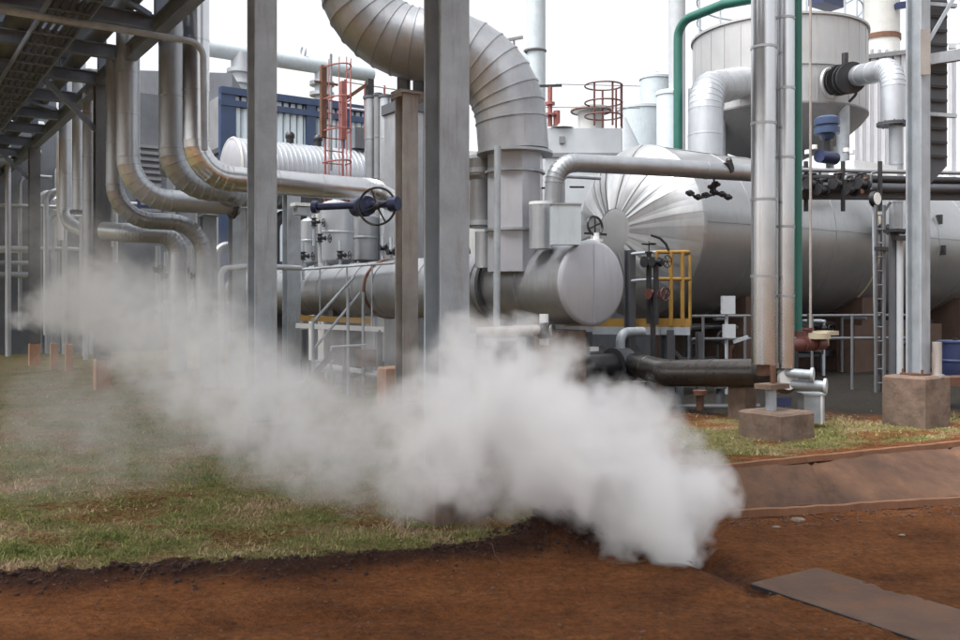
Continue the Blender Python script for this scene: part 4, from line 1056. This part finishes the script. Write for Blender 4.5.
# elbow duct between tank and vessel, pipe on the right
q = P(705, 90, 18.3); q2 = P(705, 170, 17.0)
pipe('elbow_duct', [P(744, 82, 20.0), P(706, 90, 17.3), Vector((P(705, 90, 17.2).x, 17.2, 3.9))], .33, 'clad', 'fat silver elbow duct joining the tank down into the vessel', bend=.55, seams=.6, n=32)
pipe('lagged_pipe', [P(836, 80, 19.8), P(852, 77, 19.2), P(893, 68, 17.3), P(893, 124, 17.3)], .22, 'clad', 'silver lagged pipe leaving the tank by the black valve and bending down', bend=.42, seams=.7, n=28, flanges=[(P(893, 124, 17.3), Z)])
pipe('lagged_pipe', [P(896, 126, 17.3), P(896, 240, 17.3)], .125, 'clad_dull', 'narrower lagged pipe going on down below the bent pipe from the tank', seams=.8, flanges=[(P(896, 232, 17.3), Z)])
root = thing('line_valve', 'black flanged valve with levers between the pale tank and the bent silver pipe', 'valve', P(845, 79, 19.2))
p = P(845, 79, 19.2); dv = (P(893, 68, 17.3) - P(836, 80, 19.8)).normalized()
mb = MB()
for k in (-.35, -.2, .12, .3): mb.cyl(p + dv * (k - .03), p + dv * (k + .03), .33, n=24)
mb.build('flange', 'iron', root); MB().cyl(p - dv * .3, p + dv * .3, .2, n=20).cyl(p, p + Z * .55, .07, n=10).build('valve_body', 'iron', root)
mb = MB().pipe([p - Z * .2 - A * .2, p - Z * .35 - A * .3, p - Z * .5 - A * .1], .03, .1, n=8).cyl(p - dv * .6 + Z * .0, p - dv * .3, .05, n=8); mb.build('lever', 'iron', root)
MB().torus(P(830, 83, 19.4), -A, .3, .04, 24, 6).build('nozzle_ring', 'tank', root)
root = thing('blue_actuator', 'bright blue valve actuator on the pipework above the vessel', 'actuator', P(827, 150, 15.4))
p = P(827, 128, 15.4); mb = MB().lathe(p - Z * .2, Z, [(0, .1), (.08, .14), (.1, .21), (.2, .21), (.21, .18), (.24, .18), (.25, .21), (.36, .21), (.4, .14), (.42, 0)], 28); mb.build('housing', 'blue', root)
MB().cyl(p - Z * .45, p - Z * .18, .06, n=12).build('stem', 'iron', root); MB().cyl(p - Z * .5 - B * .22, p - Z * .5 + B * .22, .11, n=16).build('valve_body', 'navy', root)
for k, (u, v) in enumerate(((808, 152), (814, 147), (846, 150), (851, 152))): MB().cyl(P(u, v + 2, 15.3), P(u, v - 2, 15.3), .055, n=12).build('cap', 'white', root)
# pipework lying on top of the vessel
root = thing('top_pipework', 'dark pipe bridge with valves running along above the vessel to the right edge', 'pipe bridge', P(860, 190, 14.5))
a0, a1 = P(800, 178, 14.2), P(985, 181, 15.6)
for k, (dz, r, m) in enumerate(((0, .06, 'iron'), (-.14, .085, 'dark'), (.13, .035, 'clad_dull'))): MB().pipe([a0 + Z * dz, a1 + Z * dz], r, n=12, seams=0).build('line', m, root)
MB().beam(a0 - Z * .26 + A * .2, a1 - Z * .26 + A * .2, .18, .1).build('tray', 'dark', root)
for k, u in enumerate((812, 822, 838, 850, 862)):
    p = P(u, 184 + (k % 2) * 6, 14.1); MB().ball(p, .065, 10, (1.2, 1, 1)).cyl(p - B * .13, p - B * .09, .09, n=12).cyl(p + B * .09, p + B * .13, .09, n=12).cyl(p - B * .12, p + B * .12, .045, n=10).cyl(p, p + Z * .16, .02, n=8).torus(p + Z * .16, Z, .06, .012, 14, 5).build('valve_body', 'iron', root)
for k in range(9):
    p = P(803 + k * 8.5, 178 + (k * 5 % 9), 14.35); MB().pipe([p - Z * .12, p + Z * (.08 + .03 * (k % 3)), p + B * .12 + Z * (.1 + .03 * (k % 3))], .02 + .006 * (k % 2), .05, n=8).build('small_line', ['iron', 'rust', 'galv_dark'][k % 3], root)
for u in (806, 843, 880): p = P(u, 180, 14.4); MB().beam(p - Z * .5, p + Z * .3, .05, .05).build('post', 'iron', root)
solo('angle_plate', MB().box(P(866, 172, 16.5), (1.35, .4, .28)).box(P(866, 176, 16.5), (1.5, .5, .05)), 'white', 'pale plate box behind the dark pipe bridge', 'plate')
p = P(873, 199, 13.9)
root = thing('dial_gauge', 'round white dial gauge with black rim under the pipe bridge', 'gauge', p)
MB().cyl(p, p - A * .07, .12, n=24).build('case', 'iron', root); MB().cyl(p - A * .07, p - A * .078, .095, n=24).build('dial', 'glass', root)
MB().cyl(p - Z * .1, P(876.5, 400, 13.9), .02, n=8).build('stem', 'galv', root)
solo('thin_pipe', MB().pipe([P(882, 400, 13.9), P(882, 215, 13.9), P(890, 203, 14.4)], .022, .3, n=8), 'iron', 'thin black curved line right of the dial gauge', 'pipe')
root = thing('cat_ladder', 'grey fixed ladder standing in the shade beside the right concrete pedestal', 'ladder', P(879, 402, 13.6))
for u in (876, 884): MB().beam(Vector((P(u, 300, 13.7).x, 13.7, .3)), P(u, 205, 13.7), .03, .05).build('stringer', 'galv_dark', root)
for v in range(215, 400, 14): MB().cyl(P(876, v, 13.7), P(884, v, 13.7), .012, n=6).build('rung', 'galv_dark', root)
MB().box(P(883, 249, 13.6), (.3, .1, .06)).build('clamp', 'iron', root)
root = thing('lagged_drop', 'white pipe dropping to the ground just left of the right hand column', 'pipe', P(899.5, 374, 11.4))
MB().cyl(P(900, 374, 11.4), P(900, 240, 11.4), .04, n=14).build('pipe_body', 'pale', root); MB().cyl(P(894, 374, 11.5), P(894, 232, 11.5), .065, n=14).build('bare_pipe', 'dark', root)
MB().box(P(897, 231, 11.4), (.3, .2, .04)).build('clamp', 'iron', root); MB().box(P(905, 238, 11.3), (.2, .15, .05)).build('bracket', 'iron', root)
# tray panel and braces at the right column
c = P(938, 90, 10.3)
root = thing('cable_riser', 'dark perforated cable riser fixed to the right of the grey column', 'cable riser', P(938, 176, 10.3))
q = [(P(931, 183, 10.3)), (P(947, 166, 10.3)), (P(947, -60, 10.3)), (P(930, -60, 10.3))]
MB().add(q + [p + Vector((0, .06, 0)) for p in q], [(0, 1, 2, 3), (7, 6, 5, 4), (0, 4, 5, 1), (1, 5, 6, 2), (2, 6, 7, 3), (3, 7, 4, 0)]).build('tray', 'dark', root)
for v in range(-40, 160, 14): MB().beam(P(930.5, v, 10.27), P(947, v + 1, 10.27), .02, .03).build('rung', 'iron', root)
root = thing('side_beam', 'grey bolted beam reaching right from the column to the frame edge', 'beam', P(925, 58, 10.0))
MB().beam(P(928, 60, 10.15), P(1010, 47, 10.15), .1, .12).build('beam', 'galv', root); MB().box(P(925.5, 52, 9.9), (.1, .02, .5), (1, 0, 0), (0, 1, 0)).build('gusset', 'galv_brown', root)
MB().beam(P(928, 42, 10.05), P(956, -6, 10.1), .03, .035).build('brace', 'galv', root)
for v in (5, 115): MB().beam(P(928, v - 1, 10.2), P(956, v + 1, 10.2), .05, .04).build('clip', 'galv', root)
solo('rusty_pipe', MB().cyl(P(937, 377, 9.95), P(937, 342, 9.95), .05, n=12).cyl(P(937, 377, 9.95), P(937, 374.5, 9.95), .075, n=12), 'galv_brown', 'short rusty pipe stub standing on the right concrete pedestal', 'pipe')
p = P(949, 358, 11.5); root = thing('oil_drum', 'dark blue drum at the right edge beyond the concrete pedestal', 'drum', p - Z * .2)
MB().lathe(P(955, 376, 11.6), Z, [(0, .2), (.02, .21), (.18, .21), (.19, .22), (.21, .22), (.22, .21), (.42, .21), (.43, .22), (.45, .22), (.46, .19)], 28).build('drum_body', 'navy', root)
MB().cyl(P(955, 376, 11.6) + Z * .455, P(955, 376, 11.6) + Z * .49, .03, n=10).build('bung', 'iron', root)
solo('sleeper_beam', MB().beam(P(940, 381, 10.6), P(1040, 379, 10.6), .3, .1), 'rust', 'dark low plank beam behind the right concrete pedestal', 'beam')
# dark shade wall / pipes at the back on the right of the vessel
root = thing('pipe_skid', 'dark steel skid under the vessel with cross pipes', 'skid frame', VO + B * 5 - A * 1.7 - Z * 2.6)
for k in range(6):
    c = VO + B * (1 + k * 2.0) - A * .2; MB().beam(Vector((c.x, c.y, .28)), Vector((c.x, c.y, 1.35)), .12, .12).build('post', 'dark', root)
for zz in (.65, 1.25): MB().beam(Vector(((VO + B * .5).x, (VO + B * .5).y, zz)) - A * .5, Vector(((VO + B * 11).x, (VO + B * 11).y, zz)) - A * .5, .1, .1).build('rail', 'dark', root)

rng = random.Random(17)
for k in range(26):
    t = .3 + k * .36; c = VO + B * t - A * rng.uniform(.2, 1.5); z1 = rng.uniform(.6, 1.35); c.z = .25
    m = ['dark', 'iron', 'galv_dark', 'rust', 'galv'][k % 5]
    q = [c, c + Z * (z1 - .2), c + Z * (z1 - .2) + B * rng.uniform(-.7, .7)]
    if k % 3 == 0: q.append(q[-1] - A * .5)
    MB().pipe(q, rng.uniform(.018, .05), .1, n=10).build('small_line', m, root)
    if k % 4 == 1:
        e = c + Z * (z1 - .35); MB().ball(e, .07, 10).cyl(e - A * .02, e - A * .15, .015, n=8).torus(e - A * .15, -A, .07, .012, 16, 5).build('small_valve', 'iron', root)
# ================================================================== BACKGROUND RIGHT
o = P(852, 304, 30); o.z = 0
root = thing('ribbed_shed', 'white shed with upright cladding ribs beyond the tank at the right', 'building', o)
Hs = 10.2
MB().box(o + Vector((3.2, 2, Hs / 2 - .1)), (6.6, 4, Hs - .2), (1, .1, 0), (-.1, 1, 0)).build('wall', 'white', root)
mb = MB()
for k in range(26): mb.box(o + Vector((.0 + k * .26, (k * .26 - 3.2) * .1 - .05, Hs / 2)), (.08, .1, Hs - .3), (1, .1, 0), (-.1, 1, 0))
mb.build('wall_rib', 'lilac', root)
MB().beam(o + Vector((-.2, -.42, Hs - .5)), o + Vector((6.6, .3, Hs + .5)), .2, .14).build('eave', 'grey', root)
o = P(940, 304, 27); o.z = 0
root = box_building('stone_store', 'beige walled store building at the right edge behind the column', o, Vector((1, .1, 0)).normalized(), Vector((-.1, 1, 0)).normalized(), 5, 4, 5.15, 'beige')
MB().box(o + Vector((2.5, 1.9, 5.2)), (5.4, 4.6, .16), (1, .1, 0), (-.1, 1, 0)).build('roof', 'white', root)
o = P(946, 304, 28); o.z = 0
root = thing('screen_fence', 'white slatted screen rising above the beige store at the right edge', 'screen', o)
mb = MB()
for k in range(9): mb.box(o + Vector((k * .4, 0, 5)), (.12, .08, 10 - .6), (1, 0, 0), (0, 1, 0))
mb.build('slat', 'white', root); [MB().box(o + Vector((1.6, .08, h)), (3.6, .1, .14), (1, 0, 0), (0, 1, 0)).build('rail', 'pale', root) for h in (9.7, 5.7)]
p = P(881, 38, 32)
root = thing('flue_stack', 'wide pale flue with a dark rim ring at the top right', 'chimney', p)
MB().cyl(Vector((p.x, p.y, 0)), p + Z * 5, .62, n=32).build('flue', 'cream', root); MB().lathe(p - Z * .12, Z, [(0, .62), (.0, .66), (.18, .66), (.18, .62)], 32).build('rim', 'rust', root)
MB().beam(p + Vector((.2, -.7, .9)), p + Vector((1.4, -.7, 1.1)), .2, .2).build('bracket', 'navy', root)
# far stacks, paled in their colour for haze
p = P(536, 304, 55); p.z = 0
root = thing('vent_stack', 'tall pale stack with a ring and side branch above the curved duct', 'chimney', p)
MB().cyl(p, p + Z * 30, .58, n=28).build('flue', 'paleblue', root); c = P(535, 51, 55); MB().torus(c, Z, .62, .1, 28, 6).build('ring', 'grey', root)
MB().cyl(P(520, 57, 55), P(535, 68, 55), .4, n=18).build('branch', 'paleblue', root)
p = P(677, 304, 60); p.z = 0
root = thing('vent_stack', 'tall pale stack far behind the green bent pipe', 'chimney', p)
MB().cyl(p, p + Z * 32, .55, n=28).build('flue', 'pale', root); MB().cyl(p + Vector((1.0, 0, 0)), p + Vector((1.0, 0, 16)), .25, n=16).build('side_pipe', 'pale', root)
solo('wind_arm', MB().beam(P(502, 41, 40), P(523, 37, 40), .12, .12).beam(P(500, 38, 40), P(504, 43, 40), .1, .1).cyl(P(514, 150, 40), P(514, 39, 40), .05, n=8), 'grey', 'small grey arm on a thin mast against the sky above the curved duct', 'mast')
# pale tank cluster with red rail
p = P(584, 304, 27); p.z = 0
root = thing('roof_platform', 'pale flat sided tower with a red railing beyond the duct', 'tower', p)
MB().prism([(-1.2, -.4), (1.05, -.4), (1.15, 0), (1.15, 1.8), (-1.2, 1.8)], p, p + Z * 6.85, (1, 0, 0), (0, 1, 0)).build('casing', 'pale', root)
MB().box(p + Vector((-.02, -.44, 6.05)), (2.4, .04, .12), (1, 0, 0), (0, 1, 0)).build('joint_band', 'grey', root)
MB().box(p + Vector((-.7, -.43, 6.5)), (.16, .05, .2), (1, 0, 0), (0, 1, 0)).build('vent', 'grey', root)
q = P(591, 108, 27.6); MB().lathe(Vector((q.x, q.y, 6.9)), Z, [(0, .4), (.65, .4), (.66, .62), (.74, .62), (.82, .3), (.84, 0)], 28).build('roof_cap', 'cream', root)
MB().torus(Vector((q.x, q.y, 7.56)), Z, .6, .035, 28, 6).build('cap_rim', 'rust', root)
MB().lathe(P(562, 128, 26.8), Z, [(0, .35), (.08, .3), (.1, 0)], 20).build('hatch', 'white', root)
cc = Vector((P(604, 120, 26.5).x, 26.6, 0))
for a in (-2.2, -1.2, -.5, .1, .7, 1.5): MB().cyl(cc + Vector((math.cos(a) * .55, math.sin(a) * .5, 6.85)), cc + Vector((math.cos(a) * .55, math.sin(a) * .5, 8.1)), .03, n=8).build('rail_post', 'red_dull', root)
for zz in (7.2, 7.6, 8.1): MB().torus(cc + Z * zz, Z, .55, .024, 28, 6).build('rail_ring', 'red_dull', root)
p = P(550, 126, 26.6)
root = thing('hydrant_valve', 'red valve stand with a dark crossbar on the pale tower roof', 'valve', p)
MB().cyl(p, p + Z * 1.15, .07, n=12).cyl(p + Z * .3, p + Z * .36, .22, n=14).cyl(p + Z * .62, p + Z * .7, .15, n=14).build('valve_body', 'red', root)
MB().beam(p + Vector((-.4, 0, 1.18)), p + Vector((.35, 0, 1.2)), .06, .07).build('crossbar', 'iron', root)
MB().cyl(p + Vector((.2, 0, 0)), p + Vector((.2, 0, .45)), .1, n=12).build('side_post', 'red', root)
solo('tie_wire', MB().cyl(P(556, 84, 26.6), P(640, 86, 26.6), .012, n=6).cyl(P(545, 107, 26.6), P(640, 108, 26.6), .012, n=6), 'grey', 'thin wires strung across the pale tower roof', 'wire')
for i, (u, vt, d, r, m, lab) in enumerate(((655, 76, 70, 1.15, 'paleblue', 'slender pale round cooling tower, tallest of the far group'), (642, 107, 66, 1.75, 'paleblue', 'wide pale blue round tank in front of the tall cooling tower'), (668, 91, 60, .75, 'panel', 'narrow pale blue drum beside the green pipe, far away'), (622, 118, 62, .95, 'pale', 'pale sloping cone roof tank left of the wide pale blue tank'))):
    p = P(u, vt, d); H = p.z; root = thing('storage_tank', lab, 'tank', Vector((p.x, p.y, 0)), 'pale far tanks')
    prof = [(0, r), (H * .5, r), (H * .5 + .02, r + .05), (H * .5 + .15, r + .05), (H * .5 + .17, r), (H - .3, r), (H - .3, r + .06), (H - .1, r + .06), (H, r * .9)]
    if i == 3: prof = [(0, r * 1.6), (H - 2.6, r * 1.6), (H, r * .3)]
    MB().lathe(Vector((p.x, p.y, 0)), Z, prof, 40).build('shell', m, root)
    if i == 0: MB().cyl(p, p + Z * .3, .3, n=14).build('roof_vent', m, root)
p = P(602, 150, 32); p.z = 0
root = thing('pale_shed', 'pale grey plant shed closing the gap behind the duct and the vessel', 'building', p)
MB().box(p + Vector((-.8, 3, 2.7)), (7.5, 4, 5.4), (1, .2, 0), (-.2, 1, 0)).build('wall', 'pale', root); MB().box(p + Vector((-.8, 3, 5.45)), (7.9, 4.4, .14), (1, .2, 0), (-.2, 1, 0)).build('roof', 'cream', root)
p = P(470, 304, 30); p.z = 0
root = thing('round_silo', 'pale round silo behind the foreground column and the brown pipe section', 'silo', p)
MB().lathe(p, Z, [(0, .9), (5.0, .9), (5.02, .95), (5.1, .95), (5.12, .9), (6.6, .9), (7.1, .3), (7.12, 0)], 36).build('shell', 'cream', root)
MB().torus(p + Z * 5.9, Z, .93, .03, 36, 5).build('band', 'red_dull', root)

# dim plant deep inside, behind the header, so that no bare sky shows low down
o = Vector((-16.5, 37.5, 0)); root = box_building('pump_house', 'long grey pump house behind the header and the short columns', o, (1, .05, 0), (-.05, 1, 0), 18, 6, 4.1, 'grey')
mb = MB()
for k in range(20): mb.box(o + Vector((k * .9 + .2, k * .045 - .05, 2)), (.1, .1, 4), (1, .05, 0), (-.05, 1, 0))
mb.build('wall_rib', 'slate', root)
rng = random.Random(21)
for k in range(9):
    u = 220 + k * 27 + rng.uniform(-6, 6); d = rng.uniform(22, 27); v = rng.uniform(215, 262); p = P(u, v, d)
    if 270 > u > 250: continue
    lab = 'dull vertical pipe in the dim plant behind the header, number of bends unseen'
    solo('plant_pipe', MB().pipe([Vector((p.x, p.y, .1)), p, p + B * rng.uniform(.6, 1.6)], rng.uniform(.08, .2), .35, seams=1.2, n=16), ['clad_dull', 'clad', 'dark'][k % 3], 'dull bent pipe standing in the dim plant behind the header', 'pipe', 'dim pipes behind the header', loc=Vector((p.x, p.y, .1)))

# ================================================================== STEAM
STEAM = [  # u, v, depth, radius in the photograph's pixels, weight
    (688, 553, 5.8, 20, 1.4), (668, 540, 5.8, 40, 1.5), (645, 512, 5.85, 62, 1.4), (690, 508, 5.85, 42, 1.1), (712, 500, 5.9, 34, .5), (672, 475, 5.95, 54, .9), (615, 476, 5.9, 74, 1.25), (565, 450, 5.9, 84, 1.2), (632, 428, 6.1, 54, .8),
    (545, 395, 6.0, 70, .95), (490, 400, 5.95, 62, .8), (468, 345, 6.2, 48, 1.15), (515, 355, 6.2, 44, .85), (500, 455, 6.0, 70, .8),
    (445, 425, 5.9, 70, .75), (455, 480, 5.7, 56, .75), (410, 475, 6.0, 58, .5), (470, 420, 5.8, 56, .5), (440, 360, 6.3, 42, .5),
    (375, 445, 6.5, 72, .33), (315, 435, 7.1, 80, .42), (270, 410, 7.8, 80, .42),
    (225, 375, 8.7, 80, .38), (175, 345, 10.2, 84, .4), (200, 420, 9.5, 62, .14), (125, 312, 12.6, 68, .55), (95, 298, 14.4, 52, .7), (66, 304, 16, 40, .9), (42, 312, 17.4, 27, 1.1), (22, 316, 19, 17, 1.3),
    (90, 255, 15, 60, .16), (45, 235, 19, 60, .12), (70, 400, 10, 84, .1), (60, 450, 7.5, 90, .05), (210, 295, 10.5, 70, .18), (150, 450, 8, 80, .07), (355, 370, 7.4, 70, .16)]
def build_steam():
    mb = MB()
    for u, v, d, r, w in STEAM: mb.ball(P(u, v, d), r / F * d * 1.12, 20)
    o = mb.build('steam_cloud', 'stone')
    md = o.modifiers.new('union', 'REMESH'); md.mode = 'VOXEL'; md.voxel_size = .11; md.use_smooth_shade = True
    m = bpy.data.materials.new('steam'); m.use_nodes = True; nt = m.node_tree
    for n in list(nt.nodes):
        if n.type != 'OUTPUT_MATERIAL': nt.nodes.remove(n)
    out = nt.nodes['Material Output']
    L = nt.links.new
    g = N(nt, 'ShaderNodeNewGeometry')
    # billows: the position is pushed about by noise before the distance to each puff is taken
    nz = N(nt, 'ShaderNodeTexNoise'); nz.inputs['Scale'].default_value = 1.5; nz.inputs['Detail'].default_value = 3.5; nz.inputs['Roughness'].default_value = .64
    L(g.outputs['Position'], nz.inputs['Vector'])
    s1 = N(nt, 'ShaderNodeVectorMath', operation='SUBTRACT'); L(nz.outputs['Color'], s1.inputs[0]); s1.inputs[1].default_value = (.5, .5, .5)
    s2 = N(nt, 'ShaderNodeVectorMath', operation='MULTIPLY_ADD'); L(s1.outputs[0], s2.inputs[0]); s2.inputs[1].default_value = (.95, .95, .95); L(g.outputs['Position'], s2.inputs[2])
    acc = None; near = None
    for i, (u, v, d, r, w) in enumerate(STEAM):
        if i == 14: near, acc = acc, None
        ds = N(nt, 'ShaderNodeVectorMath', operation='DISTANCE'); L(s2.outputs[0], ds.inputs[0]); ds.inputs[1].default_value = P(u, v, d)
        mr = N(nt, 'ShaderNodeMapRange', interpolation_type='SMOOTHSTEP')
        rr = r / F * d
        mr.inputs[1].default_value = rr * 1.0; mr.inputs[2].default_value = rr * .5; mr.inputs[3].default_value = 0
        mr.inputs[4].default_value = w * 6.0 / d * 1.0
        L(ds.outputs['Value'], mr.inputs[0])
        if acc is None: acc = mr.outputs[0]
        else:
            ad = N(nt, 'ShaderNodeMath', operation='ADD'); L(acc, ad.inputs[0]); L(mr.outputs[0], ad.inputs[1]); acc = ad.outputs[0]
    n2 = N(nt, 'ShaderNodeTexNoise'); n2.inputs['Scale'].default_value = 4.6; n2.inputs['Detail'].default_value = 5; n2.inputs['Roughness'].default_value = .62; n2.inputs['Distortion'].default_value = .6
    L(g.outputs['Position'], n2.inputs['Vector'])
    mr = N(nt, 'ShaderNodeMapRange'); mr.inputs[1].default_value = .36; mr.inputs[2].default_value = .6; mr.inputs[3].default_value = .12; mr.inputs[4].default_value = 1.5
    L(n2.outputs['Fac'], mr.inputs[0])
    mu = N(nt, 'ShaderNodeMath', operation='MULTIPLY'); L(acc, mu.inputs[0]); L(mr.outputs[0], mu.inputs[1])
    er = N(nt, 'ShaderNodeMapRange'); er.inputs[1].default_value = .68; er.inputs[2].default_value = .32; er.inputs[3].default_value = 0; er.inputs[4].default_value = .72
    L(n2.outputs['Fac'], er.inputs[0])
    cu = N(nt, 'ShaderNodeMath', operation='SUBTRACT'); L(near, cu.inputs[0]); L(er.outputs[0], cu.inputs[1])
    c2 = N(nt, 'ShaderNodeMath', operation='MULTIPLY'); c2.inputs[1].default_value = 1.45; c2.use_clamp = False; L(cu.outputs[0], c2.inputs[0])
    c3 = N(nt, 'ShaderNodeMath', operation='MAXIMUM'); c3.inputs[1].default_value = 0; L(c2.outputs[0], c3.inputs[0])
    sm = N(nt, 'ShaderNodeMath', operation='ADD'); L(c3.outputs[0], sm.inputs[0]); L(mu.outputs[0], sm.inputs[1]); mu = sm
    m2 = N(nt, 'ShaderNodeMath', operation='MULTIPLY'); L(mu.outputs[0], m2.inputs[0]); m2.inputs[1].default_value = STEAM_DENSITY
    pv = N(nt, 'ShaderNodeVolumePrincipled'); pv.inputs['Color'].default_value = (.999, .999, 1, 1); pv.inputs['Anisotropy'].default_value = .1
    L(m2.outputs[0], pv.inputs['Density']); L(pv.outputs[0], out.inputs['Volume'])
    m.cycles.volume_sampling = 'MULTIPLE_IMPORTANCE'
    try: m.cycles.volume_step_rate = .09
    except Exception: pass
    o.data.materials.clear(); o.data.materials.append(m)
    tag(o, 'white billowing steam blowing low across the yard from the trench to the far left', 'steam', kind='stuff')
STEAM_DENSITY = 4.2
build_steam()

# ================================================================== CAMERA, SKY, SUN
cam = bpy.data.cameras.new('camera'); co = bpy.data.objects.new('camera', cam); COL.objects.link(co)
co.location = (0, 0, EYE); co.rotation_euler = (R(90), 0, 0)
cam.sensor_width = 36; cam.lens = 36 * F / 960; cam.shift_y = -(320 - VH) / 960; cam.clip_end = 3000; cam.clip_start = .05
scn.camera = co
w = bpy.data.worlds.new('World'); scn.world = w; w.use_nodes = True; nt = w.node_tree
bg = nt.nodes['Background']
EL, RO = 62.0, 235.0
sky = N(nt, 'ShaderNodeTexSky', sky_type='NISHITA'); sky.sun_disc = False; sky.sun_elevation = R(EL); sky.sun_rotation = R(RO)
sky.air_density = 1.0; sky.dust_density = 6.0; sky.ozone_density = 1.0
hs = N(nt, 'ShaderNodeHueSaturation'); hs.inputs['Saturation'].default_value = .15
nt.links.new(sky.outputs[0], hs.inputs['Color']); nt.links.new(hs.outputs[0], bg.inputs['Color']); bg.inputs['Strength'].default_value = .15
sl = bpy.data.lights.new('sun', 'SUN'); so = bpy.data.objects.new('sun', sl); COL.objects.link(so)
sl.energy = .8; sl.angle = R(25); sl.color = (1, .97, .93)
# sky rotation is measured clockwise from +Y seen from above
dirv = Vector((math.sin(R(RO)) * math.cos(R(EL)), math.cos(R(RO)) * math.cos(R(EL)), math.sin(R(EL))))
so.rotation_euler = dirv.to_track_quat('Z', 'Y').to_euler()
scn.view_settings.view_transform = 'Standard'; scn.view_settings.look = 'None'; scn.view_settings.gamma = 1; scn.view_settings.exposure = 1.3
scn.view_settings.use_curve_mapping = False
scn.cycles.use_denoising = True
scn.cycles.use_adaptive_sampling = True; scn.cycles.adaptive_threshold = .03
scn.cycles.max_bounces = 18; scn.cycles.volume_bounces = 16; scn.cycles.transparent_max_bounces = 8
scn.cycles.volume_max_steps = 512
for o in bpy.data.objects:
    if '_o' in o: del o['_o']
